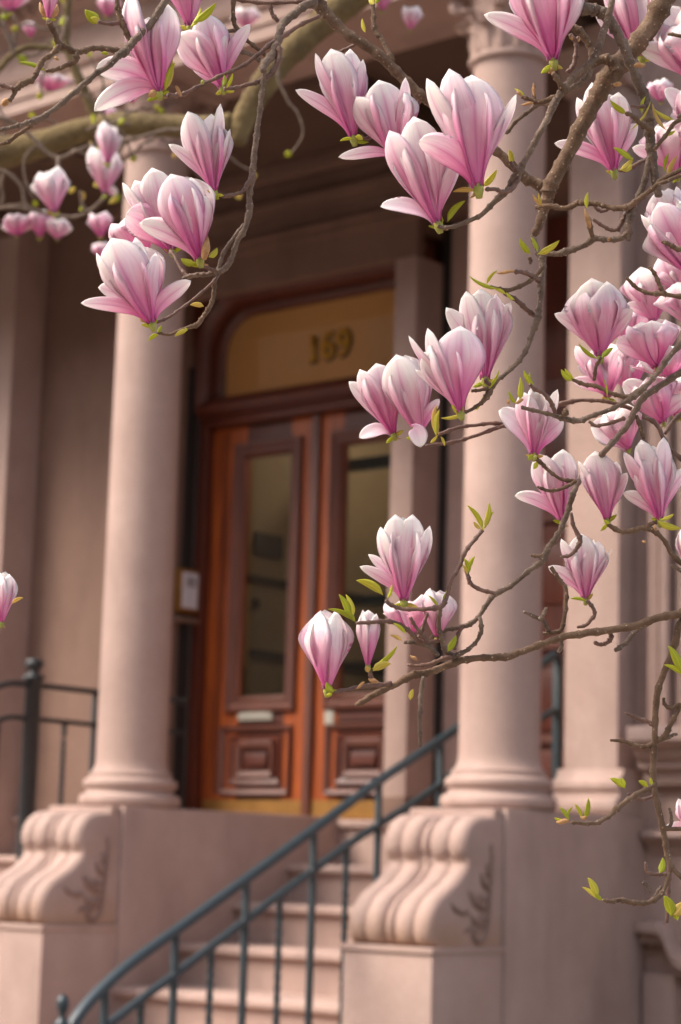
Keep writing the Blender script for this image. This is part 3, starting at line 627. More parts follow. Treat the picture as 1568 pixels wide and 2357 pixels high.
# ================================================================ MAGNOLIAS
rnd = random.Random(11); FAR = 1.3
TR = at(3300, 1178, 2.7); TR.z = 0
tree = thing('magnolia_tree', TR, 'pink magnolia in sharp focus, blossoming branches hanging across the front of the view', 'tree')
TL = at(-1900, 1178, 4.6*FAR); TL.z = 0
tree2 = thing('magnolia_tree', TL, 'farther magnolia with a thick mossy limb and small blurred pink flowers at the upper left', 'tree')
def branch(pts, d0, d1=None, m='bark', name='branch', root=None, sides=9, nodes=True, rs=1.0):
    """pts: (x, y, radius px[, depth]); knobbly tube"""
    d1 = d0 if d1 is None else d1; n = len(pts); q = []; kf = FAR if root is tree2 else 1
    for i, p in enumerate(pts):
        d = p[3] if len(p) > 3 else d0+(d1-d0)*i/max(1, n-1)
        d *= kf; q.append((*at(p[0], p[1], d), p[2]*rs*d/F))
    q = catmull(q, 7); k = len(q); P = []; Rr = []
    nxt = rnd.uniform(2, 6); ph = rnd.random()*50
    for i, (x, y, z, r) in enumerate(q):
        r = max(r, .0006); a = noise.noise(Vector((i*.55+ph, 1.3, 0)))
        jit = Vector((noise.noise(Vector((i*.4+ph, 7, 1))), noise.noise(Vector((i*.4, 3+ph, 5))), noise.noise(Vector((i*.4, 9, ph)))))*min(r, .004)*.28
        rr = r*(1+.10*a)
        if nodes and i > nxt: rr *= 1.22 if r > .003 else 1.38; nxt = i+rnd.uniform(3, 7)
        P.append(Vector((x, y, z))+jit); Rr.append(rr)
    Rr[0] *= .9; Rr[-1] *= .8
    o = MB().tube(P, Rr, sides).build(name, M[m], root or tree, smooth=True, recalc=False)
    return o
def Z(sx, ox, oy): return lambda *a: [(ox+sx*p[0], oy+sx*p[1], p[2]*sx)+tuple(p[3:]) for p in a]
Z1 = Z(.4997, 0, 0); Z2 = Z(.5791, 660, 0); Z3 = Z(.5190, 754.3, 565.7); Z4 = Z(.5791, 660, 1131.5); Z5 = Z(.531, 735.5, 1603)
Z6 = Z(.2183, 1225.7, 0); Z7 = Z(.24, 1225.7, 424.3); Z8 = Z(.3007, 0, 0); Z9 = Z(.4455*.9429, 990, 1367.2)
Tt = at(3300, -700, 2.7)
MB().tube(catmull([tuple(TR-Vector((0, 0, .05))), tuple(TR+Vector((.02, 0, .8))), tuple(TR+Vector((0, .03, 1.6))), tuple(TR+Vector((.02, 0, 2.6)))], 6), [.085, .08, .077, .075, .072, .07, .068, .066, .064, .062, .06, .058, .056, .054, .052, .05, .048, .046, .044], 14).build('trunk', M['bark_gray'], tree, smooth=True)
# --- big limbs
branch([(3290, -60, 70, 2.7), (2600, -420, 40, 2.5), (1900, -330, 26, 2.3), (1640, -170, 20, 2.22), (1545, -30, 25), (1498, 60, 23), (1440, 132, 23), (1405, 172, 25), (1372, 228, 20), (1338, 292, 18.5), (1298, 372, 17), (1268, 425, 17.5), (1262, 450, 16), (1254, 478, 12), (1240, 520, 10), (1226, 545, 7.5)], 2.2, m='bark')
branch([(1226, 540, 7.5), (1236, 575, 7), (1249, 600, 8), (1247, 632, 7), (1246, 650, 9), (1245, 675, 6.5), (1240, 715, 6.5), (1237, 732, 8.5), (1226, 765, 6), (1214, 800, 5.5), (1196, 830, 5.5), (1170, 855, 5), (1150, 872, 5)], 2.2, 2.14, m='bark_gray')
branch([(1150, 870, 5), (1131, 893, 7.5), (1122, 912, 7), (1105, 930, 4.5), (1080, 945, 4), (1066, 950, 4)], 2.14, 2.12, m='bark')
branch([(1262, 452, 15), (1240, 425, 13), (1212, 412, 12), (1188, 388, 11), (1145, 350, 10), (1090, 305, 11), (1000, 240, 12), (955, 208, 12), (912, 165, 12), (862, 118, 12), (800, 78, 12), (757, 38, 14), (735, 8, 15), (720, -40, 14), (760, -220, 18, 2.3), (1500, -520, 28, 2.45), (2500, -480, 38, 2.6), (3290, -250, 50, 2.7)], 2.24, m='bark')
# --- hanging strand on the left
branch([(728, 4, 12), (700, 14, 10), (668, 40, 9.5), (648, 60, 9), (640, 92, 8), (628, 125, 10), (608, 148, 9), (606, 165, 7)], 2.22, 2.16, m='bark_gray')
branch([(736, 36, 5), (690, 58, 5), (655, 82, 5.5), (625, 100, 5), (570, 145, 5), (530, 165, 4.5), (480, 187, 4.5), (430, 213, 4.5), (405, 220, 5.5), (385, 218, 5)], 2.2, 2.15, m='bark_red')
branch([(640, 98, 6), (643, 130, 7), (628, 165, 6), (600, 185, 6), (570, 195, 4.5), (540, 202, 4.5), (515, 205, 5)], 2.18, 2.16, m='bark_red')
branch([(608, 160, 6.5), (604, 205, 6), (598, 260, 6), (590, 320, 6.5), (584, 370, 7), (581, 408, 8), (574, 450, 6.5), (575, 478, 7.5), (567, 520, 7), (545, 560, 6), (535, 590, 6.5), (520, 617, 7), (500, 627, 7)], 2.17, 2.15, m='bark_gray')
branch([(584, 405, 6), (570, 425, 5.5), (560, 440, 4), (540, 448, 4), (512, 453, 4.5)], 2.16, 2.15, m='bark_red')
branch([(562, 518, 5), (540, 545, 4.5), (516, 580, 4.5), (504, 615, 4.5), (498, 630, 5)], 2.16, 2.15, m='bark_gray')
branch([(520, 620, 5), (500, 626, 6), (476, 632, 5.5), (450, 633, 5), (430, 638, 5), (420, 642, 4)], 2.16, 2.16, m='bark_gray')
branch([(500, 626, 4), (482, 618, 4), (465, 612, 4)], 2.15, 2.14, m='bark_red')
branch([(505, 630, 4.5), (490, 650, 3.5), (450, 685, 3), (410, 715, 3), (385, 732, 3.5), (360, 742, 4)], 2.15, 2.13, m='bark_red')
branch([(495, 640, 6), (493, 668, 5), (490, 690, 5), (478, 715, 5.5), (468, 728, 4.5), (456, 746, 6), (440, 752, 4.5), (415, 760, 3.5), (390, 770, 3.5), (362, 765, 3.5)], 2.15, 2.14, m='bark')
branch([(436, 640, 4), (418, 620, 4), (402, 590, 4), (392, 577, 5)], 2.18, 2.2, m='bark_red')
# --- upper left spray
branch([(450, -90, 15), (392, -12, 9), (352, 48, 8.5), (320, 82, 8), (302, 100, 9), (288, 118, 10), (272, 128, 8.5), (250, 150, 7), (215, 175, 6.5), (180, 205, 6.5), (150, 230, 6.5), (112, 262, 6.5), (80, 278, 8.5), (55, 285, 5.5), (30, 292, 5), (-20, 305, 5)], 2.12, 2.05, m='bark_gray')
branch([(450, -90, 15, 2.12), (1000, -420, 26, 2.3), (2200, -700, 36, 2.6), (3290, -420, 45, 2.7)], 2.2, m='bark')
branch([(78, 282, 6), (62, 296, 4.5), (40, 310, 5), (20, 325, 5), (-15, 338, 4.5)], 2.08, m='bark')
branch([(280, 120, 8), (245, 112, 6.5), (210, 112, 6), (178, 120, 7.5), (150, 108, 6.5), (135, 100, 7.5), (128, 82, 6), (118, 62, 6.5), (112, 48, 6)], 2.11, 2.08, m='bark')
branch([(180, 120, 6), (172, 140, 7), (150, 152, 5.5), (128, 160, 4.5), (106, 164, 4)], 2.09, m='bark')
branch([(138, 104, 6.5), (118, 125, 6), (98, 140, 7), (85, 165, 6.5), (75, 182, 6.5), (52, 192, 8.5), (38, 204, 6), (30, 222, 4.5), (22, 232, 4.5)], 2.09, 2.07, m='bark')
branch([(36, 204, 5), (18, 200, 5), (-15, 190, 5)], 2.07, m='bark_red')
branch([(302, 98, 7), (290, 72, 6.5), (277, 42, 7), (270, 18, 6.5), (272, -20, 5)], 2.12, m='bark')
branch([(276, 52, 5.5), (250, 55, 4), (226, 50, 4)], 2.12, 2.1, m='bark_red')
branch([(538, -20, 5), (538, 45, 5), (548, 70, 5.5), (565, 90, 4.5), (590, 110, 4.5), (612, 128, 5)], 2.2, m='bark')
branch([(545, 70, 5), (505, 74, 4.5), (468, 76, 5), (440, 66, 5)], 2.2, 2.18, m='bark')
branch([(520, -12, 4), (560, 2, 4.5), (620, 6, 4.5), (680, 4, 5), (725, 2, 7)], 2.22, m='bark_red')
branch([(622, 6, 4.5), (625, 28, 5), (640, 50, 4.5)], 2.22, m='bark_red')
branch([(525, 118, 3.5), (565, 122, 4.5), (600, 140, 5)], 2.2, m='bark_gray')
branch([(857, 2, 4), (860, 30, 5), (863, 68, 6), (880, 92, 5.5), (892, 115, 5), (905, 142, 7)], 2.26, 2.24, m='bark')
branch([(772, 122, 4), (800, 112, 4), (828, 96, 4)], 2.26, m='bark_red')
branch([(812, 318, 4), (830, 315, 4.5), (848, 318, 4), (905, 290, 4, 2.25), (950, 255, 5, 2.26), (972, 222, 5, 2.25)], 2.2, m='bark_red')
# --- right hand strands
branch([(1440, -220, 9, 2.15), (1412, -20, 7), (1400, 42, 8), (1388, 78, 8), (1376, 118, 8), (1360, 146, 9), (1340, 160, 8), (1316, 182, 8), (1298, 205, 9), (1282, 228, 8), (1275, 240, 9.5), (1258, 278, 7.5), (1240, 310, 7.5), (1222, 345, 7.5), (1205, 375, 7), (1196, 396, 9), (1182, 410, 8), (1170, 436, 7), (1152, 452, 8.5), (1135, 468, 6.5), (1108, 495, 5.5), (1080, 508, 5), (1050, 520, 5), (1022, 524, 4.5), (1008, 520, 4.5)], 2.12, 2.12, m='bark_gray')
branch([(1440, -220, 9, 2.15), (1900, -560, 22, 2.4), (2700, -500, 30, 2.6), (3290, -360, 40, 2.7)], 2.2, m='bark')
branch([(1295, 215, 6), (1268, 228, 7), (1240, 235, 6), (1216, 228, 5), (1200, 222, 4)], 2.13, m='bark')
branch([(1272, 242, 6), (1242, 238, 6.5), (1218, 256, 5), (1190, 278, 4.5), (1165, 308, 4.5)], 2.15, 2.18, m='bark_gray')
branch([(1232, 232, 4), (1228, 212, 4), (1230, 198, 4)], 2.13, m='bark_red')
branch([(1272, 168, 6), (1285, 185, 6.5), (1296, 203, 6.5), (1305, 213, 6)], 2.11, 2.12, m='bark')
branch([(1305, 208, 6), (1330, 196, 6.5), (1350, 180, 6.5), (1362, 158, 7)], 2.13, m='bark_gray')
branch([(1362, 152, 8), (1364, 120, 9), (1350, 90, 9), (1330, 70, 10), (1315, 62, 8)], 2.2, m='bark')
branch([(1312, 78, 5), (1326, 100, 5), (1325, 130, 5.5), (1318, 155, 5.5), (1305, 166, 4)], 2.18, m='bark_red')
branch([(1332, 85, 4.5), (1325, 100, 4.5)], 2.18, m='bark_red')
branch([(1362, 150, 9), (1385, 136, 11), (1408, 142, 13), (1420, 165, 14)], 2.18, m='bark')
branch([(1330, -30, 10, 2.3), (1335, 16, 13), (1365, 22, 14), (1390, 32, 13.5), (1410, 58, 12), (1430, 92, 12), (1446, 130, 11.5), (1462, 172, 11.5), (1480, 212, 11.5), (1490, 245, 11.5), (1494, 280, 12), (1496, 318, 11.5), (1500, 352, 12), (1506, 395, 9), (1511, 430, 9), (1517, 452, 9)], 2.14, m='bark_gray')
branch([(1506, 330, 8), (1496, 365, 8), (1486, 408, 7), (1474, 445, 7.5), (1458, 478, 8), (1450, 505, 9.5), (1446, 555, 6)], 2.14, m='bark_gray')
branch([(1452, 532, 8), (1430, 548, 7), (1400, 552, 6.5), (1368, 548, 8), (1358, 556, 8), (1338, 568, 6), (1300, 580, 8), (1285, 584, 6.5), (1262, 585, 5), (1246, 586, 4)], 2.14, 2.16, m='bark_gray')
branch([(1232, 478, 5.5), (1262, 475, 6), (1305, 479, 6), (1330, 468, 7), (1345, 468, 5.5), (1378, 470, 6), (1405, 478, 5.5), (1440, 478, 8), (1462, 465, 6), (1495, 440, 5.5), (1530, 410, 5.5), (1590, 380, 6)], 2.17, 2.12, m='bark')
branch([(1366, 472, 4), (1378, 484, 4), (1390, 486, 4), (1402, 480, 4)], 2.17, m='bark_red')
branch([(1364, 545, 5), (1358, 520, 6), (1354, 500, 4.5)], 2.14, 2.12, m='bark')
branch([(1442, 485, 5), (1435, 505, 5.5), (1425, 525, 4.5), (1408, 530, 4), (1388, 520, 4), (1365, 505, 3.5)], 2.15, m='bark_red')
branch([(1425, 525, 4), (1424, 534, 3)], 2.15, m='bark_red')
branch([(1500, 300, 6), (1475, 285, 6), (1458, 268, 5.5), (1440, 260, 4.5)], 2.13, 2.1, m='bark')
branch([(1452, 243, 3), (1470, 246, 4), (1485, 244, 4)], 2.13, m='bark_red')
branch([(1503, 362, 6), (1490, 366, 5), (1465, 378, 4.5), (1448, 390, 4.5), (1425, 392, 5)], 2.14, 2.18, m='bark_red')
branch([(1505, 345, 5), (1535, 308, 4.5), (1555, 282, 5), (1600, 260, 5)], 2.13, m='bark')
branch([(1510, 425, 4.5), (1540, 415, 4.5), (1600, 390, 5)], 2.12, m='bark')
branch([(1560, 268, 5), (1580, 262, 5), (1620, 240, 5)], 2.12, m='bark_red')
branch([(1196, 405, 6), (1180, 432, 6), (1160, 442, 5), (1140, 436, 4.5), (1118, 436, 4.5)], 2.12, 2.1, m='bark_red')
branch([(1196, 396, 6), (1182, 385, 5), (1176, 372, 4)], 2.11, m='bark_red')
branch([(1538, 78, 4), (1562, 82, 4), (1620, 98, 5)], 2.1, m='bark')
# --- twigs off the descending stem
branch([(1248, 618, 5), (1228, 640, 5), (1205, 655, 5), (1170, 668, 5), (1148, 664, 4), (1120, 660, 4)], 2.18, 2.14, m='bark')
branch([(1245, 650, 5.5), (1225, 635, 5), (1205, 627, 5), (1185, 625, 4.5)], 2.18, 2.15, m='bark_red')
branch([(1237, 730, 6), (1215, 715, 5.5), (1195, 695, 5.5), (1175, 682, 4.5), (1160, 676, 4)], 2.18, 2.15, m='bark_red')
branch([(1125, 893, 4), (1105, 898, 4), (1085, 900, 3.5)], 2.13, m='bark')
branch([(1218, 592, 4), (1222, 600, 4), (1219, 606, 3)], 2.2, m='bark')
branch([(1130, 885, 4), (1120, 880, 4.5), (1118, 872, 5)], 2.13, m='bark_red')
# --- middle right
branch([(1010, 1000, 4), (1055, 984, 4), (1100, 978, 4), (1140, 974, 4.5), (1165, 978, 6)], 2.26, 2.3, m='bark_red')
branch([(980, 1026, 3), (1040, 1018, 4), (1090, 1005, 4), (1150, 983, 4.5), (1190, 975, 4.5)], 2.26, 2.3, m='bark_red')
branch([(1275, 935, 4.5), (1290, 930, 7), (1330, 922, 4.5), (1375, 922, 4.5), (1420, 930, 4.5), (1455, 942, 5)], 2.3, m='bark_red')
branch([(1200, 938, 5), (1232, 945, 4.5), (1270, 955, 5), (1300, 964, 6.5), (1335, 968, 6.5), (1360, 958, 5.5), (1400, 945, 5.5), (1440, 925, 5.5), (1465, 906, 9), (1495, 880, 5.5), (1522, 848, 6), (1545, 815, 6), (1600, 760, 6.5)], 2.12, 2.14, m='bark_gray')
branch([(1278, 950, 5), (1268, 925, 5), (1250, 905, 4.5), (1232, 896, 5), (1220, 885, 4)], 2.12, 2.1, m='bark_red')
branch([(1296, 960, 5), (1302, 950, 7), (1303, 945, 5)], 2.12, m='bark')
branch([(1640, 830, 9, 2.2), (1570, 856, 8), (1520, 888, 7.5), (1482, 915, 8), (1462, 945, 7), (1448, 975, 7), (1418, 1010, 7), (1390, 1042, 6.5), (1360, 1080, 6, 2.3), (1335, 1105, 6.5, 2.28), (1322, 1130, 7, 2.2), (1312, 1160, 6.5), (1298, 1200, 6.5), (1282, 1235, 6.5), (1262, 1262, 7), (1248, 1290, 8.5), (1225, 1308, 6), (1180, 1345, 6), (1140, 1368, 7), (1118, 1395, 5.5), (1100, 1422, 5.5), (1078, 1438, 6), (1050, 1446, 5), (1020, 1452, 5), (990, 1468, 5)], 2.2, m='bark_gray')
branch([(1640, 830, 9, 2.2), (2300, 700, 22, 2.5), (2900, 560, 34, 2.6), (3290, 500, 50, 2.7)], 2.2, m='bark')
branch([(1600, 760, 6.5, 2.14), (1900, 640, 12, 2.3), (2600, 560, 22, 2.5), (3000, 540, 30, 2.62)], 2.2, m='bark')
branch([(1465, 955, 4.5), (1475, 985, 5), (1482, 1010, 4)], 2.2, m='bark')
branch([(1478, 958, 4.5), (1512, 978, 5), (1540, 1030, 5), (1600, 1080, 5)], 2.2, m='bark_red')
branch([(1620, 910, 5), (1560, 960, 5), (1530, 1000, 4)], 2.22, m='bark_red')
branch([(1356, 970, 3.5), (1372, 980, 4), (1400, 975, 4), (1440, 962, 4.5)], 2.14, m='bark_red')
branch([(1384, 822, 4), (1372, 845, 4), (1368, 875, 4.5)], 2.14, 2.16, m='bark_red')
branch([(1315, 872, 4), (1345, 885, 4.5), (1370, 888, 5), (1400, 902, 4.5), (1430, 912, 5), (1460, 912, 5)], 2.16, 2.14, m='bark')
branch([(1442, 638, 4), (1462, 660, 4.5), (1490, 674, 4.5), (1524, 676, 6.5), (1545, 680, 5), (1620, 690, 6)], 2.08, m='bark')
branch([(1494, 615, 4), (1508, 632, 4.5), (1520, 660, 5), (1528, 675, 5)], 2.08, m='bark')
branch([(1524, 555, 4), (1545, 565, 5.5), (1560, 572, 6), (1620, 580, 6)], 2.05, m='bark')
branch([(1228, 1050, 5), (1245, 1065, 5), (1262, 1082, 4), (1290, 1102, 4), (1325, 1108, 5)], 2.24, 2.24, m='bark')
branch([(1238, 1120, 3), (1265, 1130, 4), (1300, 1122, 4), (1326, 1108, 4.5)], 2.2, 2.22, m='bark')
branch([(1398, 1205, 5), (1425, 1222, 5.5), (1455, 1222, 6.5), (1480, 1215, 5.5), (1505, 1222, 6), (1530, 1245, 5), (1550, 1280, 5.5), (1600, 1320, 6)], 2.2, m='bark')
branch([(1518, 1200, 5), (1500, 1205, 5), (1490, 1216, 5)], 2.2, m='bark')
branch([(1315, 1180, 4), (1320, 1210, 4.5), (1335, 1240, 6), (1328, 1262, 5), (1312, 1278, 4), (1290, 1282, 3.5)], 2.18, m='bark_red')
branch([(1222, 1278, 3), (1240, 1280, 4.5), (1256, 1278, 5)], 2.2, m='bark')
branch([(1545, 1300, 4), (1580, 1320, 5), (1620, 1340, 6)], 2.2, m='bark_gray')
# --- lower right, long horizontal limb
branch([(3290, 1150, 60, 2.7), (2400, 1240, 26, 2.45), (1800, 1370, 14, 2.3), (1620, 1398, 10), (1565, 1412, 9.5), (1520, 1420, 9), (1470, 1438, 8.5), (1400, 1450, 8.5), (1340, 1458, 8.5), (1290, 1468, 8), (1250, 1482, 8), (1200, 1500, 8), (1162, 1512, 9), (1120, 1514, 7.5), (1068, 1520, 8), (1030, 1532, 8.5), (985, 1548, 8), (950, 1555, 9), (910, 1575, 7.5), (880, 1590, 7.5), (845, 1608, 7), (818, 1624, 5.5)], 2.2, 2.18, m='bark')
branch([(1510, 1424, 6), (1480, 1440, 5.5), (1455, 1462, 5), (1440, 1480, 5), (1416, 1498, 5.5)], 2.22, 2.2, m='bark_gray')
branch([(1404, 1452, 5), (1406, 1470, 5.5), (1392, 1482, 4.5), (1378, 1483, 4.5), (1368, 1478, 4)], 2.2, m='bark_red')
branch([(1290, 1470, 4), (1292, 1490, 4.5), (1284, 1502, 4)], 2.2, m='bark_gray')
branch([(975, 1556, 5), (970, 1585, 5), (968, 1620, 5), (966, 1665, 4.5), (968, 1720, 4)], 2.18, m='bark_gray')
branch([(938, 1530, 3.5), (962, 1532, 4), (990, 1528, 4.5), (1015, 1518, 5), (1040, 1512, 6)], 2.18, m='bark_red')
branch([(768, 1592, 4.5), (800, 1588, 4.5), (835, 1580, 5), (862, 1578, 5), (900, 1574, 6)], 2.14, 2.18, m='bark_red')
branch([(1268, 1305, 5), (1285, 1330, 4.5), (1303, 1355, 4.5), (1303, 1390, 4.5), (1298, 1430, 5), (1290, 1450, 5), (1270, 1456, 4.5), (1250, 1458, 4)], 2.2, m='bark')
branch([(1350, 1382, 4.5), (1365, 1398, 4.5), (1368, 1415, 4.5), (1350, 1438, 4), (1328, 1444, 3.5)], 2.2, m='bark_red')
branch([(1206, 1408, 3.5), (1232, 1420, 4.5), (1250, 1428, 5), (1262, 1450, 5.5)], 2.18, 2.2, m='bark_gray')
branch([(1258, 1398, 3.5), (1248, 1420, 4.5), (1240, 1425, 4)], 2.18, m='bark_gray')
branch([(1138, 1366, 4.5), (1108, 1358, 4.5), (1085, 1345, 5), (1078, 1328, 5), (1072, 1310, 4)], 2.18, m='bark_red')
branch([(1105, 1420, 4.5), (1108, 1450, 5), (1098, 1475, 4.5), (1078, 1495, 5), (1058, 1505, 5.5), (1044, 1512, 6)], 2.18, m='bark_gray')
branch([(1112, 1220, 5), (1088, 1248, 4.5), (1070, 1272, 5), (1058, 1305, 4), (1040, 1335, 4), (1030, 1370, 4.5), (1016, 1396, 6), (975, 1402, 4.5), (930, 1402, 4.5), (905, 1395, 4.5), (888, 1382, 4)], 2.14, 2.12, m='bark_red')
branch([(1014, 1400, 5), (1010, 1440, 5), (1018, 1470, 5.5), (1025, 1495, 6), (1048, 1516, 7)], 2.16, 2.19, m='bark_gray')
branch([(820, 1434, 4), (860, 1432, 4.5), (892, 1430, 5), (920, 1438, 5), (945, 1455, 5), (962, 1475, 5), (985, 1480, 5), (1018, 1472, 5)], 2.12, 2.18, m='bark_red')
branch([(945, 1420, 3.5), (955, 1440, 4), (970, 1460, 4.5), (985, 1478, 5)], 2.16, m='bark_red')
branch([(985, 1410, 3.5), (975, 1440, 4), (965, 1468, 4.5)], 2.17, m='bark_red')
branch([(1064, 1440, 4.5), (1052, 1468, 4.5), (1045, 1495, 5)], 2.18, m='bark_red')
branch([(930, 1478, 4), (960, 1480, 5), (990, 1490, 5.5), (1010, 1510, 5)], 2.17, m='bark_gray')
branch([(850, 1540, 5), (856, 1560, 4.5), (870, 1576, 5)], 2.14, 2.18, m='bark_red')
# --- drooping stem at the lower right
branch([(1600, 1400, 9, 2.22), (1568, 1430, 8.5), (1552, 1490, 8), (1530, 1545, 7.5), (1512, 1600, 8), (1508, 1680, 7), (1504, 1750, 7), (1505, 1805, 7), (1518, 1870, 7), (1530, 1930, 6.5), (1538, 1975, 6.5), (1555, 2005, 6), (1590, 2035, 5)], 2.2, m='bark')
branch([(1542, 1985, 6), (1540, 2030, 5), (1537, 2080, 4.5), (1536, 2125, 4)], 2.2, m='bark_red')
branch([(1508, 1805, 5), (1480, 1820, 6), (1450, 1838, 5.5), (1420, 1862, 6.5), (1400, 1880, 5), (1375, 1893, 5), (1345, 1895, 4.5), (1315, 1893, 4)], 2.18, 2.14, m='bark')
branch([(1505, 1832, 4), (1480, 1840, 4), (1455, 1835, 4), (1445, 1825, 3.5)], 2.2, m='bark_red')
branch([(1600, 1590, 5), (1568, 1625, 5), (1545, 1665, 5.5), (1530, 1695, 7), (1512, 1705, 6), (1488, 1718, 5), (1462, 1715, 4.5), (1435, 1706, 4.5), (1405, 1704, 3)], 2.2, m='bark')
branch([(1532, 1700, 4.5), (1548, 1692, 4), (1560, 1690, 3)], 2.2, m='bark_gray')
branch([(1440, 1640, 3), (1465, 1652, 4.5), (1490, 1660, 5), (1508, 1672, 5)], 2.2, m='bark_red')
branch([(1566, 1620, 4), (1545, 1630, 5), (1530, 1620, 4), (1528, 1606, 3)], 2.2, m='bark')
branch([(1540, 2010, 5), (1530, 2045, 5), (1515, 2065, 6), (1490, 2078, 5.5), (1460, 2078, 6), (1430, 2072, 5.5), (1408, 2075, 4.5), (1388, 2072, 4)], 2.18, 2.14, m='bark')
branch([(1500, 2072, 4), (1510, 2060, 4), (1524, 2040, 5)], 2.18, m='bark_gray')
branch([(1500, 2055, 3.5), (1488, 2038, 4), (1480, 2030, 3.5)], 2.17, m='bark_gray')
branch([(1485, 1985, 3), (1492, 2008, 4.5), (1515, 2012, 4.5), (1538, 2012, 5)], 2.18, m='bark_red')
branch([(1524, 1905, 5), (1560, 1908, 5), (1620, 1900, 6)], 2.2, m='bark')
branch([(1540, 1860, 3), (1545, 1875, 3.5), (1545, 1895, 4), (1540, 1905, 4)], 2.2, m='bark_gray')

# --- farther tree: thick mossy limbs
TL2 = at(-1900, 600, 4.6*FAR)
MB().tube(catmull([tuple(TL-Vector((0, 0, .05))), tuple(TL+Vector((0, .05, .9))), tuple(TL2)], 8), [.16-.003*i for i in range(17)], 14).build('trunk', M['bark_moss'], tree2, smooth=True)
branch([(-1900, 620, 120, 4.6), (-900, 520, 60, 4.4), (-300, 400, 40), (0, 352, 36), (100, 330, 32), (200, 298, 28), (300, 286, 27), (400, 290, 26), (480, 292, 26), (535, 285, 26)], 4.2, 4.0, m='bark_moss', root=tree2, nodes=False, sides=14)
branch([(1060, -260, 46, 4.0), (900, -80, 42), (815, -10, 38), (745, 50, 34), (690, 100, 32), (640, 150, 31), (600, 205, 30), (570, 255, 28), (552, 300, 25), (546, 332, 19)], 4.0, m='bark_moss', root=tree2, nodes=False, sides=14)
branch([(160, -120, 12), (158, -20, 10), (154, 60, 9), (156, 112, 9), (190, 200, 12), (230, 292, 14)], 4.1, m='bark_moss', root=tree2, nodes=False)
branch([(-200, 300, 10, 4.1), (-60, 220, 9), (-8, 165, 8), (30, 125, 7.5), (70, 108, 7), (125, 112, 6.5), (154, 116, 6)], 4.0, m='bark_moss', root=tree2, nodes=False)
branch([(-40, 258, 5), (30, 282, 4.5), (70, 312, 4.5), (100, 345, 5), (135, 365, 5.5), (180, 345, 4), (230, 330, 4), (300, 322, 4), (370, 302, 4), (425, 298, 4)], 3.8, m='bark_gray', root=tree2)
branch([(135, 365, 4), (130, 400, 4), (110, 430, 4), (118, 465, 4), (126, 492, 4)], 3.7, 3.6, m='bark_gray', root=tree2)
branch([(-60, 380, 5), (10, 395, 5), (50, 430, 4.5), (60, 470, 4), (100, 490, 4), (160, 500, 4.5), (200, 490, 5), (240, 455, 4), (262, 420, 4), (262, 395, 4)], 4.0, m='bark_gray', root=tree2)
branch([(200, 490, 4), (188, 465, 4), (185, 440, 3.5)], 3.9, m='bark_gray', root=tree2)
branch([(0, 480, 3), (40, 478, 4), (100, 488, 4.5)], 4.0, m='bark_gray', root=tree2)
branch([(240, 455, 4), (236, 400, 3.5), (246, 372, 4)], 3.9, m='bark_gray', root=tree2)

# thin tangle of farther twigs
FT = []
for i in range(26):
    x, y, a = rnd.choice(((0, 352), (100, 330), (200, 300), (300, 286), (156, 40), (156, 100), (30, 125), (640, 150), (0, 478), (60, 470), (262, 395), (420, 290), (700, 95), (230, 292))) + (rnd.uniform(-180, 180),)
    pts = [(x, y, 4)]
    for k in range(rnd.randint(4, 7)):
        a += rnd.uniform(-38, 38); st = rnd.uniform(22, 44); x += st*math.cos(R(a)); y += st*math.sin(R(a)); pts.append((x, y, max(2.0, 3.8-.4*k)))
    branch(pts, 4.1+rnd.uniform(-.3, .3), m='bark_gray', root=tree2); FT.append((x, y, a))
# ---------------------------------------------------------------- leaves, buds
def sheet(Pc, side_n, width, shape, cup, nu, nv, thick, mats_i=(0, 1), ruffle=0, seed=0, twist=0):
    """a petal or leaf: centre line Pc (list of Vectors), outward-facing direction side_n, both faces modelled"""
    k = len(Pc)-1; V = []; UV = []; inner = []
    for j in range(nv+1):
        t = j/nv; fi = t*k; i0 = min(int(fi), k-1); p = Pc[i0].lerp(Pc[i0+1], fi-i0)
        tg = (Pc[min(i0+1, k)]-Pc[max(i0-1 if fi-i0 < .5 else i0, 0)]).normalized()
        b = tg.cross(side_n)
        if b.length < 1e-6: b = tg.orthogonal()
        b.normalize(); n = b.cross(tg).normalized()
        if twist: rt = Matrix.Rotation(twist*t, 3, tg); b = rt @ b; n = rt @ n
        wd = max(width*shape(t), width*.012); ang = cup*(1.15-.3*t)
        for i in range(nu+1):
            u = -1+2*i/nu; a = u*ang; rad = wd/2/max(math.sin(ang) if ang > .05 else ang, .05)
            rf = ruffle*wd*(abs(u)**2)*noise.noise(Vector((u*1.4+seed, t*4.2, seed*3.1)))*(t**.7)
            rf += ruffle*.35*wd*noise.noise(Vector((u*2.5, t*3+seed, 4.4)))
            q = p+b*rad*math.sin(a)-n*rad*(1-math.cos(a))+n*rf
            V.append(q); UV.append((i/nu, t)); e = min(1, (1-abs(u))*6)*min(1, (1-t)*10+.0)*min(1, t*12)
            inner.append(q-n*thick*e)
    W = nu+1; idx = {}; verts = list(V)
    for j in range(nv+1):
        for i in range(W):
            a = j*W+i
            if i in (0, nu) or j in (0, nv): idx[a] = a
            else: idx[a] = len(verts); verts.append(inner[a])
    f = []; mi = []; uvl = []
    for j in range(nv):
        for i in range(nu):
            q = (j*W+i, j*W+i+1, (j+1)*W+i+1, (j+1)*W+i)
            f.append(q); mi.append(mats_i[0]); uvl += [UV[x] for x in q]
            r_ = tuple(reversed(q)); f.append(tuple(idx[x] for x in r_)); mi.append(mats_i[1]); uvl += [UV[x] for x in r_]
    return verts, f, mi, uvl
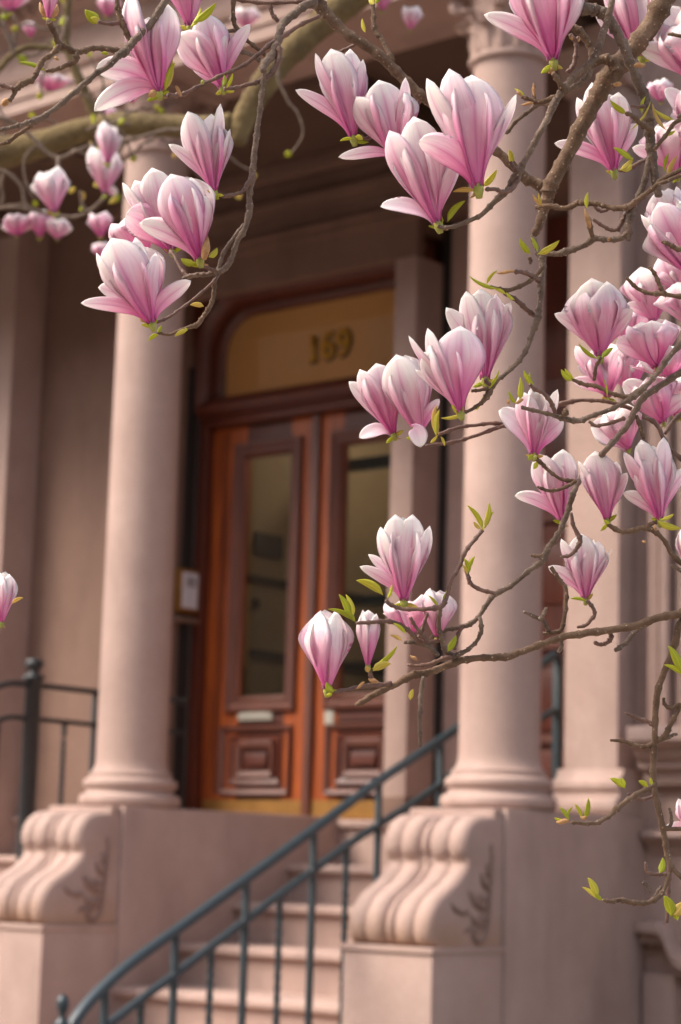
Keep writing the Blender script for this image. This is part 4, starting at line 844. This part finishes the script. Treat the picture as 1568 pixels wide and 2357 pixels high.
def sheet_obj(name, parts, mats, parent, loc=None):
    vs = []; fs = []; ms = []; us = []
    for v, f, m_, u in parts:
        o = len(vs); vs += v; fs += [tuple(i+o for i in q) for q in f]; ms += m_; us += u
    me = bpy.data.meshes.new(name); me.from_pydata([tuple(v) for v in vs], [], fs)
    for m_ in mats: me.materials.append(m_)
    me.polygons.foreach_set('material_index', ms); me.polygons.foreach_set('use_smooth', [True]*len(fs))
    uv = me.uv_layers.new(name='UVMap'); uv.data.foreach_set('uv', [c for p in us for c in p]); me.update()
    o = bpy.data.objects.new(name, me); C.objects.link(o)
    if parent:
        o.parent = parent
        if parent.type == 'EMPTY' and parent.parent is None: o.location = -parent.location
    return o
def bez(a, b, c, d, n=14):
    return [a*(1-t)**3+b*3*t*(1-t)**2+c*3*t*t*(1-t)+d*t**3 for t in [i/n for i in range(n+1)]]
def leaf_shape(t): return max(0, math.sin(math.pi*min(1, t**.85*.96+.04)))**.8*(.25+.75*min(1, t*4)) if t < 1 else .02
def bud_shape(t): return math.sin(math.pi*(t*.9+.1))**.6 if t < 1 else .03
def leaf(x0, y0, x1, y1, wpx, d, name='leaf', root=None, bend=.12, face=None, dd=None):
    a = at(x0, y0, d); b = at(x1, y1, d+(rnd.uniform(-.004, .006) if dd is None else dd)); L = (b-a).length; t = (b-a).normalized()
    view = -FWD; up = (view-t*view.dot(t)).normalized(); sd_ = t.cross(up)
    n = (up*(1 if face is None else face)+sd_*rnd.uniform(-.6, .6)).normalized()
    bb = bend*rnd.choice((-1, 1))
    c = bez(a, a+t*L*.33+sd_*L*bb, a+t*L*.7+sd_*L*bb*.9, b)
    return sheet_obj(name, [sheet(c, n, wpx*d/F, leaf_shape, .75, 6, 12, .0006, (0, 0), .12, rnd.random()*9)], [M['leaf'], M['leaf']], root or tree)
def bud(x0, y0, x1, y1, wpx, d, m='bract', root=None, name='bud'):
    a = at(x0, y0, d); b = at(x1, y1, d); n = 9; pts = [a.lerp(b, i/n)+UP*(.0006*math.sin(i*.7)) for i in range(n+1)]
    rr = [wpx/2*d/F*max(.15, math.sin(math.pi*(i/n*.86+.12))**.75) for i in range(n+1)]
    return MB().tube(pts, rr, 8).build(name, M[m], root or tree, smooth=True, recalc=False)

# ---------------------------------------------------------------- blossoms
def petal_shape(t):
    a = min(1, t/.66); s_ = a*a*(3-2*a); wv = .17+.83*s_
    if t > .60: u = (t-.60)/.40; wv *= max(0, 1-u**2.2)**.66
    return max(wv, .02)
def petal_shape_n(t):
    a = min(1, t/.55); s_ = a*a*(3-2*a); wv = .30+.70*s_
    if t > .55: u = (t-.55)/.45; wv *= max(0, 1-u**2.0)**.75
    return max(wv, .02)
NPET = 0
def flower(b, t, w_, d, auto=6, rot=None, fl=(), ex=(), root=None, tilt=0.0, opn=.55, wp=.62, lens=None, merged=False, calyx=True, nu=8, nv=14, miss=(), brac=True):
    """b base px, t tip px, w_ goblet width px, d depth m.  az: 0 right, 90 towards the camera, 180 left, 270 away.
    fl: flared tepals (az, x, y, width px, droop); ex: upright tepals (az, x, y, width px, bulge)"""
    global NPET
    if b[0] > 1280 and 560 < b[1] < 1060: w_ *= 1.16
    root = root or tree; B = at(*b, d); T0 = at(t[0], t[1], d-tilt); A = (T0-B); L = A.length; A.normalize()
    toC = -ray(*b).normalized(); Rt = A.cross(toC)
    # choose Rt so that it points to image right
    if Rt.dot(RI) < 0: Rt = -Rt
    Rt = (Rt-A*Rt.dot(A)).normalized(); Fr = (toC-A*toC.dot(A)).normalized()
    e = lambda az: (Rt*math.cos(R(az))+Fr*math.sin(R(az)))
    rg = (w_/2*d/F)/L; rot = rnd.uniform(0, 60) if rot is None else rot
    r0 = .0042*L/.085
    # receptacle, pedicel
    mb = MB().tube([B-A*r0*1.9, B-A*r0*1.2, B-A*r0*.4, B+A*r0*.5, B+A*r0*2], [r0*.55, r0*.75, r0*1.0, r0*.85, r0*.3], 10)
    bl = mb.build('blossom', M['calyx'], root, smooth=True, recalc=False)
    sheets = []; narrow = []
    PX = d/F
    def put(P, n, wd, shp, cup, ruf, tw=0):
        sheets.append(sheet(P, n, wd, shp, cup, nu, nv, .0005, (0, 1), ruf, rnd.random()*20, tw))
    for i in range(auto):
        if i in miss: continue
        az = rot+i*360/auto+rnd.uniform(-9, 9); outer = i % 2 == 0
        if len(ex) >= 2: az = 188+i*(164/max(1, auto-1))+rnd.uniform(-8, 8)      # the built front tepals are listed; fill the back
        lf = (lens[i] if lens else rnd.uniform(.88, 1.0))*(1 if outer else .96); ee = e(az); rr = rg*(1.0 if outer else .80)*(.80 if len(ex) >= 2 else 1)
        T = B+A*L*lf+ee*L*rr*opn*rnd.uniform(.8, 1.15)+(Rt*rnd.uniform(-.03, .03))*L
        P = bez(B+ee*r0*.6, B+A*L*.30+ee*L*rr*.62, B+A*L*.70*lf+ee*L*rr*1.32, T)
        put(P, ee, w_*PX*wp*2*rnd.uniform(.86, 1.02)*(1 if outer else .88)*(.95 if len(ex) >= 2 else 1), petal_shape, .85, .05)
    for (az, x, y, wpx, bul) in ex:
        ee = e(az); ln = (Vector((x, y))-Vector(b)).length*PX; depth_off = math.sin(R(az))*rg*L*opn*.9
        T = at(x, y, d-depth_off); ln = (T-B).length
        P = bez(B+ee*r0*.6, B+A*ln*.30+ee*ln*bul*.60, B+(T-B)*.68+ee*ln*bul*1.2, T)
        put(P, ee, wpx*PX*1.14, petal_shape, .60, .05)
    for q in fl:
        az, x, y, wpx, dr = q[:5]; tw = q[5] if len(q) > 5 else 0
        ee = e(az); T = at(x, y, d-math.sin(R(az))*.35*L); ln = (T-B).length; D = (T-B).normalized()
        dn = (-A+ee*.3).normalized()
        P = bez(B+ee*r0*.6, B+(A*.75+D*.35)*ln*.34, B+D*ln*.72+A*ln*.16*min(1, abs(dr)*4), T)
        nn = (ee-D*ee.dot(D)); nn = (nn if nn.length > .15 else (dn-D*dn.dot(D))).normalized()
        nn = (Fr*1.0-A*.55+ee*.25+Rt*rnd.uniform(-.15, .15)); nn = (nn-D*nn.dot(D)).normalized()
        if dr >= .3: nn = (-Fr*.9-A*.5); nn = (nn-D*nn.dot(D)).normalized()      # this one shows its pale inner face
        put(P, nn, wpx*PX*1.1, petal_shape_n, .62, .12, tw)
    if merged:
        o = sheet_obj('petal', sheets, [M['petal_out'], M['petal_in']], bl); o['kind'] = 'stuff'
    else:
        for s_ in sheets: sheet_obj('petal', [s_], [M['petal_out'], M['petal_in']], bl); NPET += 1
    if calyx:
        # two small leaves and a shed bud scale at the foot
        for sgn in (-1, 1):
            if rnd.random() < .75:
                an = rnd.uniform(20, 75)*sgn; ax = (Rt*math.sin(R(an))+A*math.cos(R(an))*rnd.choice((1, .5, -.3))+Fr*rnd.uniform(.1, .5)).normalized()
                a = B-A*r0*.8; ln = rnd.uniform(.10, .20)*L; c = bez(a, a+ax*ln*.35+A*ln*.1, a+ax*ln*.7, a+ax*ln)
                sheet_obj('calyx_leaf', [sheet(c, (Fr+Rt*rnd.uniform(-.5, .5)).normalized(), ln*.34, leaf_shape, .8, 4, 8, .0005, (0, 0), .1, rnd.random()*9)], [M['leaf'], M['leaf']], bl)
        if brac and rnd.random() < .6:
            ax = (Rt*rnd.choice((-1, 1))-A*.2+Fr*.3).normalized(); a = B-A*r0*1.2; ln = .09*L; c = bez(a, a+ax*ln*.4, a+ax*ln*.8-A*ln*.2, a+ax*ln-A*ln*.1)
            sheet_obj('bud_scale', [sheet(c, (-A+Fr*.5).normalized(), ln*.5, leaf_shape, .9, 4, 6, .0008, (0, 0), .1, 3)], [M['bract'], M['bract']], bl)
    return bl
#%%FLOWERS
fw = flower
# upper left group
fw((367, 213), (338, 20), 120, 2.13, auto=5, rot=20, ex=[(75, 350, 48, 62, .10), (150, 300, -20, 95, .22), (60, 388, 10, 70, .15)], fl=[(185, 220, 162, 62, .29), (200, 217, 256, 50, .29), (20, 402, 55, 40, .1)], miss=(3,))
fw((437, 62), (420, -140), 110, 2.19, rot=10)
fw((512, 203), (470, 40), 100, 2.19, auto=4, rot=30, ex=[(130, 412, 75, 88, .10), (80, 470, 30, 80, .12), (40, 520, 80, 40, .05)], fl=[(200, 438, 148, 40, .2), (10, 576, 55, 34, .1)])
fw((493, 442), (478, 262), 100, 2.15, auto=5, rot=25, ex=[(140, 432, 256, 88, .16), (60, 487, 262, 66, .1), (30, 508, 238, 50, .08), (10, 530, 296, 52, .12), (80, 506, 324, 34, .05)], fl=[(190, 388, 332, 30, .1)])
fw((395, 577), (345, 418), 120, 2.24, auto=5, rot=0, ex=[(160, 282, 420, 60, .15), (100, 310, 415, 60, .15), (80, 350, 386, 80, .15)], fl=[(110, 290, 492, 78, .2)])
fw((335, 590), (292, 492), 120, 2.28, auto=6, rot=40, opn=.7)
fw((460, 598), (412, 402), 128, 2.13, auto=4, rot=60, ex=[(95, 393, 400, 96, .18), (140, 372, 440, 70, .18), (50, 440, 408, 70, .15), (55, 472, 450, 52, .10)], fl=[(185, 320, 515, 52, .15)])
fw((350, 746), (290, 560), 138, 2.10, auto=4, rot=60, ex=[(110, 256, 548, 110, .2), (165, 222, 582, 70, .2), (70, 312, 546, 44, .08), (25, 358, 582, 84, .18), (75, 348, 630, 34, .06)], fl=[(185, 186, 698, 34, .12), (10, 440, 646, 42, .1), (215, 226, 662, 46, .2)])
# centre top group
fw((814, 318), (782, 120), 104, 2.20, auto=4, rot=70, ex=[(110, 762, 112, 84, .14), (160, 726, 122, 60, .14), (60, 806, 112, 60, .12), (30, 836, 136, 46, .10)], fl=[(190, 680, 207, 34, .1)])
fw((910, 368), (888, 190), 140, 2.19, auto=5, rot=20, ex=[(140, 820, 222, 84, .20), (80, 872, 184, 90, .16), (60, 940, 214, 54, .10), (30, 934, 178, 50, .12)], fl=[(190, 779, 362, 28, .05)])
fw((1008, 516), (940, 290), 130, 2.13, auto=4, rot=30, ex=[(135, 896, 300, 88, .16), (75, 952, 268, 96, .16), (20, 1052, 370, 60, .14), (85, 974, 416, 34, .04), (100, 938, 282, 60, .14)], fl=[(190, 876, 476, 38, .35)])
fw((1101, 432), (1075, 168), 140, 2.10, auto=5, rot=15, ex=[(85, 1086, 172, 128, .17), (150, 982, 180, 74, .10), (110, 1034, 158, 80, .14), (15, 1189, 217, 60, .10)], fl=[(150, 964, 326, 66, .25)])
# top right
fw((1274, 141), (1248, -90), 150, 2.12, auto=5, rot=20, ex=[(45, 1330, -60, 82, .12), (110, 1200, -90, 100, .16)], fl=[(185, 1114, 34, 46, .12)])
fw((1477, 131), (1450, -60), 130, 2.26, auto=5, rot=0, ex=[(10, 1534, -30, 46, .08), (130, 1402, -60, 80, .14)], fl=[(180, 1371, 26, 60, .15)])
fw((1600, 190), (1560, 50), 130, 2.2, auto=5, rot=50, fl=[(170, 1471, 112, 56, .2), (200, 1500, 60, 60, .1)])
fw((1413, 395), (1378, 205), 112, 2.28, auto=4, rot=40, ex=[(150, 1328, 224, 62, .14), (110, 1362, 190, 70, .12), (70, 1424, 212, 66, .12)], fl=[(190, 1276, 330, 34, .12), (5, 1468, 284, 40, .1)])
fw((1560, 405), (1540, 268), 118, 2.34, auto=6, rot=10, fl=[(185, 1455, 340, 38, .1)])
fw((1600, 640), (1528, 472), 128, 2.10, auto=5, rot=35, ex=[(160, 1475, 494, 60, .12), (100, 1516, 465, 80, .14), (60, 1562, 500, 84, .10)])
fw((1560, 560), (1530, 432), 90, 2.3, auto=6, rot=15)
fw((1382, 820), (1362, 640), 118, 2.19, auto=6, rot=30, ex=[(90, 1362, 640, 92, .2)], fl=[(185, 1276, 722, 34, .15), (30, 1456, 712, 46, .15)])
fw((1508, 742), (1490, 608), 96, 2.36, auto=6, rot=5, fl=[(20, 1556, 608, 40, .1), (170, 1442, 700, 30, .1)])
fw((1600, 760), (1572, 640), 110, 2.24, auto=6, rot=5)
fw((1512, 846), (1494, 730), 100, 2.22, auto=5, rot=20, fl=[(180, 1417, 788, 54, .2), (80, 1552, 815, 60, .35)], opn=.8)
fw((1545, 870), (1520, 800), 120, 2.28, auto=4, rot=50, fl=[(100, 1466, 822, 54, .3), (10, 1600, 800, 50, .2)])
fw((1400, 915), (1388, 800), 96, 2.40, auto=5, rot=10, ex=[(150, 1325, 796, 64, .14), (30, 1448, 790, 70, .14)], fl=[(185, 1318, 874, 34, .05)])
fw((1527, 973), (1482, 866), 90, 2.30, auto=5, rot=10, fl=[(180, 1434, 880, 54, .2), (10, 1580, 912, 40, .1)])
fw((1446, 1035), (1412, 930), 90, 2.33, auto=5, rot=40, fl=[(185, 1360, 985, 64, .35)])
fw((1229, 1048), (1240, 892), 76, 2.26, auto=5, rot=20, ex=[(80, 1246, 964, 36, .08), (100, 1205, 902, 52, .10), (40, 1284, 896, 40, .08)], fl=[(185, 1148, 945, 50, .4), (-5, 1298, 964, 52, .1)])
fw((1294, 1200), (1272, 1040), 88, 2.30, auto=4, rot=70, ex=[(120, 1238, 1044, 70, .10), (60, 1296, 1034, 76, .12)], fl=[(185, 1185, 1142, 34, .25)])
fw((1398, 1198), (1372, 1040), 84, 2.22, auto=4, rot=25, ex=[(100, 1370, 1038, 78, .14), (160, 1330, 1060, 52, .06), (50, 1420, 1062, 48, .08)], fl=[(5, 1444, 1088, 36, .05)])
fw((1519, 1198), (1490, 1020), 96, 2.20, auto=4, rot=50, ex=[(90, 1484, 1058, 66, .10), (150, 1436, 1040, 56, .08), (110, 1476, 1012, 56, .08), (50, 1528, 1006, 52, .10)], fl=[(190, 1434, 1134, 36, .1), (-5, 1580, 1078, 40, .1)])
fw((1348, 1380), (1346, 1235), 96, 2.22, auto=4, rot=20, ex=[(150, 1292, 1240, 50, .10), (100, 1338, 1228, 66, .12), (60, 1378, 1246, 56, .12), (0, 1408, 1264, 40, .06)], fl=[(185, 1262, 1304, 36, .1)])
# lower middle
fw((930, 1385), (936, 1186), 116, 2.14, auto=5, rot=0, ex=[(150, 876, 1212, 66, .16), (100, 910, 1184, 70, .12), (70, 950, 1184, 66, .12), (30, 990, 1210, 60, .14), (85, 936, 1256, 46, .04)], fl=[(185, 828, 1304, 30, .1), (210, 848, 1276, 28, .1)])
fw((950, 1462), (935, 1372), 110, 2.22, auto=5, rot=30, opn=.8)
fw((1006, 1468), (1010, 1350), 80, 2.18, auto=5, rot=10)
fw((753, 1588), (752, 1404), 104, 2.14, auto=6, rot=30, opn=.42, lens=[1, .98, 1.0, .97, 1.0, .96])
fw((847, 1534), (848, 1398), 52, 2.14, auto=6, rot=30, opn=.6, lens=[.9, 1, .92, 1.0, .9, .95], calyx=False)
# middle right pair and the pair by the door glass
fw((1117, 874), (1120, 672), 108, 2.17, auto=4, rot=20, ex=[(130, 1073, 670, 66, .12), (90, 1106, 664, 78, .10), (50, 1142, 676, 60, .12)], fl=[(170, 1027, 708, 48, .06), (5, 1176, 696, 44, .08)])
fw((1060, 950), (1012, 762), 120, 2.11, auto=4, rot=70, ex=[(75, 1060, 750, 110, .17), (150, 984, 755, 70, .14), (165, 940, 772, 56, .10), (115, 976, 810, 66, .08)], fl=[(200, 955, 850, 22, .02)])
fw((906, 1000), (856, 842), 104, 2.22, auto=4, rot=40, ex=[(140, 828, 850, 70, .14), (90, 866, 836, 80, .14)], fl=[(190, 803, 878, 40, .05), (195, 827, 1008, 34, .4)])
fw((968, 1004), (920, 818), 118, 2.20, auto=4, rot=20, ex=[(110, 912, 816, 96, .18), (60, 950, 850, 70, .14)], fl=[(10, 1012, 918, 30, .05)])
fw((1452, 905), (1430, 770), 104, 2.42, auto=6, rot=20, opn=.7)
fw((1560, 960), (1545, 850), 110, 2.36, auto=6, rot=30, opn=.7, fl=[(185, 1484, 890, 50, .4)])
fw((1610, 700), (1560, 560), 120, 2.32, auto=6, rot=15)
fw((1470, 800), (1452, 700), 96, 2.44, auto=6, rot=40, fl=[(185, 1402, 756, 40, .2)])
fw((1630, 120), (1590, 10), 120, 2.24, auto=6, rot=40, fl=[(185, 1520, 30, 60, .35)])
fw((1620, 330), (1590, 190), 110, 2.3, auto=6, rot=40, fl=[(185, 1530, 205, 40, .35)])
fw((1600, 1330), (1600, 1200), 90, 2.3, auto=6, rot=40)
# one hanging white tepal
fw((950, 985), (958, 950), 20, 2.17, auto=0, fl=[(85, 968, 1030, 42, .4)], calyx=False)
fw((4, 1434), (10, 1310), 56, 2.3, auto=6, rot=30, calyx=True)
fw((1608, 1925), (1580, 1830), 70, 2.25, auto=4, rot=20, fl=[(180, 1534, 1900, 26, .1)])
fw((112, 44), (118, -50), 40, 2.1, auto=5, rot=20)
# blurred flowers of the farther tree
for b_, t_, w_, d_, f_ in (((126, 492), (112, 384), 76, 3.6, [(185, 72, 425, 22, .1)]), ((248, 378), (250, 278), 48, 3.7, [(0, 280, 312, 20, .1)]), ((243, 448), (240, 338), 76, 3.8, [(10, 272, 440, 24, .1)]),
                           ((40, 545), (40, 490), 62, 4.2, [(180, 2, 520, 18, .1), (0, 78, 516, 18, .1)]), ((92, 548), (92, 478), 52, 4.2, [(180, 62, 500, 18, .1)]), ((132, 552), (130, 500), 56, 4.2, [(0, 168, 524, 18, .1)]),
                           ((232, 548), (228, 488), 50, 4.3, []), ((238, 600), (232, 556), 44, 4.3, []), ((26, 28), (20, -50), 90, 3.4, [(0, 72, -10, 24, .1), (180, -20, -10, 24, .1)]), ((118, 210), (122, 172), 80, 4.6, [(180, 82, 195, 16, .1), (0, 160, 190, 16, .1)]),
                           ((248, 40), (250, -12), 52, 4.6, []), ((306, 238), (300, 196), 50, 4.8, []), ((246, 290), (246, 240), 36, 4.5, []), ((945, 70), (948, 12), 46, 4.0, []), ((880, 26), (882, -40), 46, 4.0, []), ((565, 66), (570, 18), 60, 4.8, [(180, 530, 40, 14, .1)]),
                           ((72, 88), (66, 48), 30, 4.2, [])):
    fw(b_, t_, w_, d_*FAR, auto=6, opn=.8, fl=f_, root=tree2, merged=True, calyx=True, nu=5, nv=8)
for b_, t_, w_, d_ in (((1522, 236), (1516, 180), 62, 3.3), ((1600, 260), (1576, 205), 60, 3.2)):
    fw(b_, t_, w_, d_, auto=5, nu=5, nv=8)

# ---------------------------------------------------------------- young leaves and buds on the twigs
for a in ((358, 215, 355, 172, 12), (375, 212, 396, 132, 15), (382, 210, 404, 144, 18), (512, 200, 516, 172, 12), (508, 208, 496, 216, 12), (520, 204, 536, 168, 9),
          (438, 62, 462, 18, 14), (445, 52, 498, 6, 18), (232, 50, 196, 22, 26), (232, 52, 208, 42, 16), (106, 164, 44, 143, 13), (128, 118, 126, 105, 8), (250, 126, 232, 122, 8),
          (480, 592, 500, 570, 16), (450, 605, 416, 595, 18), (470, 608, 430, 600, 14), (358, 742, 374, 682, 13), (345, 742, 330, 712, 11), (362, 765, 372, 748, 9), (365, 770, 342, 785, 11), (432, 760, 402, 775, 11), (430, 762, 426, 754, 7), (470, 706, 438, 702, 12),
          (498, 450, 476, 438, 10), (505, 458, 490, 446, 10), (812, 320, 782, 325, 8), (818, 314, 835, 322, 12),
          (1020, 516, 1005, 478, 26), (1030, 512, 1072, 462, 18), (1110, 430, 1144, 390, 16), (1100, 440, 1088, 448, 9), (1095, 440, 1042, 442, 12),
          (1176, 378, 1171, 344, 14), (1208, 222, 1184, 204, 10), (1445, 262, 1404, 230, 14), (1450, 300, 1498, 232, 6), (1478, 262, 1486, 222, 10), (1535, 300, 1502, 238, 10), (1458, 370, 1412, 340, 20), (1455, 378, 1430, 392, 16), (1426, 392, 1458, 362, 14), (1540, 352, 1530, 395, 9), (1538, 412, 1560, 358, 12), (1552, 276, 1505, 250, 10), (1530, 310, 1556, 300, 9),
          (1252, 475, 1226, 446, 8), (1248, 472, 1240, 444, 7), (1222, 585, 1196, 548, 15), (1236, 585, 1288, 553, 16), (1238, 580, 1222, 545, 12), (1352, 480, 1354, 442, 10), (1150, 664, 1080, 635, 10), (1120, 656, 1146, 622, 9), (1166, 678, 1132, 662, 10), (1185, 690, 1166, 672, 9),
          (1195, 922, 1198, 868, 17), (1190, 930, 1172, 898, 10), (1232, 892, 1206, 852, 12), (1228, 896, 1220, 856, 10), (1360, 958, 1352, 968, 10), (1318, 876, 1292, 850, 14), (1322, 872, 1300, 848, 9), (1376, 826, 1332, 790, 10), (1386, 824, 1412, 800, 14), (1398, 915, 1388, 870, 5),
          (1068, 950, 1015, 962, 10), (1010, 1000, 1005, 932, 18), (1005, 1005, 1012, 942, 14), (1015, 1005, 1024, 1028, 8), (990, 1020, 1008, 1000, 8), (1118, 900, 1150, 850, 8), (1112, 912, 1095, 946, 6),
          (1112, 1222, 1074, 1162, 13), (1108, 1218, 1090, 1200, 9), (1114, 1218, 1126, 1156, 14), (1118, 1216, 1138, 1176, 9), (1080, 1320, 1068, 1285, 12), (1078, 1316, 1094, 1280, 11), (1076, 1322, 1064, 1300, 9),
          (1516, 1200, 1568, 1216, 16), (1520, 1196, 1552, 1182, 9), (1396, 1206, 1382, 1222, 9), (1405, 1205, 1390, 1196, 8), (1230, 1046, 1216, 1060, 10), (1234, 1062, 1228, 1080, 12),
          (882, 1370, 820, 1336, 22), (890, 1378, 902, 1344, 9), (815, 1430, 755, 1402, 13), (806, 1424, 780, 1368, 17), (812, 1422, 796, 1368, 14), (818, 1432, 790, 1405, 12), (855, 1540, 915, 1486, 13), (858, 1545, 900, 1528, 20), (848, 1548, 845, 1532, 16), (768, 1592, 752, 1570, 18), (765, 1596, 750, 1600, 9), (1030, 1500, 1050, 1462, 18), (935, 1460, 905, 1434, 9), (925, 1476, 898, 1462, 9), (1010, 1400, 985, 1370, 8), (1020, 1392, 1040, 1350, 9), (945, 1612, 952, 1586, 12), (1350, 1384, 1312, 1378, 8),
          (1568, 1548, 1538, 1486, 22), (1572, 1554, 1528, 1530, 12), (1440, 1815, 1404, 1792, 16), (1438, 1812, 1428, 1790, 10), (1492, 1812, 1470, 1798, 12), (1500, 1808, 1496, 1790, 9), (1310, 1888, 1288, 1858, 11), (1300, 1892, 1276, 1882, 11), (1305, 1885, 1318, 1858, 9), (1345, 1888, 1354, 1836, 13), (1340, 1885, 1322, 1850, 9), (1375, 2068, 1353, 2020, 18), (1372, 2068, 1340, 2042, 10), (1388, 2072, 1370, 2056, 10), (1518, 2010, 1526, 1974, 17), (1545, 2110, 1528, 2062, 26), (1550, 2106, 1572, 2075, 26), (1560, 2120, 1545, 2090, 16),
          (28, 1390, 54, 1376, 10), (842, 76, 834, 42, 10), (862, 10, 852, -10, 14), (866, 8, 880, -14, 12)):
    leaf(*a, 2.13 if a[0] < 1568 else 2.18)
for a in ((22, 232, 2, 240, 17), (470, 598, 478, 545, 20), (1185, 625, 1142, 628, 9), (120, 50, 108, 20, 22), (105, 40, 92, 5, 16), (122, 40, 132, 10, 18), (125, 134, 136, 136, 8), (1430, 196, 1412, 192, 12), (1460, 152, 1486, 148, 12), (1358, 525, 1346, 480, 13), (1230, 222, 1228, 190, 8), (1228, 238, 1200, 240, 8), (1276, 150, 1292, 158, 12), (1278, 152, 1262, 168, 14), (1318, 92, 1310, 82, 8), (1332, 96, 1334, 84, 7), (1310, 1890, 1280, 1892, 12), (1352, 1885, 1336, 1880, 9), (870, 1572, 848, 1562, 11), (840, 1570, 820, 1585, 7), (960, 1520, 945, 1508, 9), (405, 198, 418, 222, 9), (118, 163, 122, 166, 9), (1172, 930, 1168, 918, 9), (1205, 920, 1186, 928, 9), (1400, 555, 1404, 545, 7), (1510, 1222, 1506, 1208, 7), (1486, 1250, 1478, 1244, 7), (340, 745, 320, 730, 9), (1200, 222, 1190, 206, 9), (360, 214, 341, 218, 18)):
    bud(*a, 2.12)
for a in ((82, 275, 60, 1), (470, 188, 462, 192), (1236, 1052, 1222, 1060)):
    bud(a[0], a[1], a[0]-8, a[1]+3, 10, 2.1, 'calyx')
for a in ((60, 150, 40, 128, 20), (210, 262, 214, 285, 14), (225, 330, 232, 352, 14), (215, 342, 208, 325, 12), (190, 470, 182, 486, 14), (186, 440, 192, 462, 14), (270, 450, 250, 468, 14), (262, 440, 272, 466, 14), (175, 432, 160, 446, 12), (240, 424, 262, 430, 18), (220, 418, 228, 432, 14), (20, 30, 0, 40, 20), (140, 60, 148, 38, 16), (270, 285, 286, 270, 14), (135, 100, 120, 92, 14)):
    leaf(*a, 3.9*FAR, root=tree2)

for x, y, a in FT:
    for k in range(2):
        b_ = a+rnd.uniform(-50, 50); leaf(x, y, x+17*math.cos(R(b_)), y+17*math.sin(R(b_)), rnd.uniform(8, 13), 4.1*FAR, root=tree2)
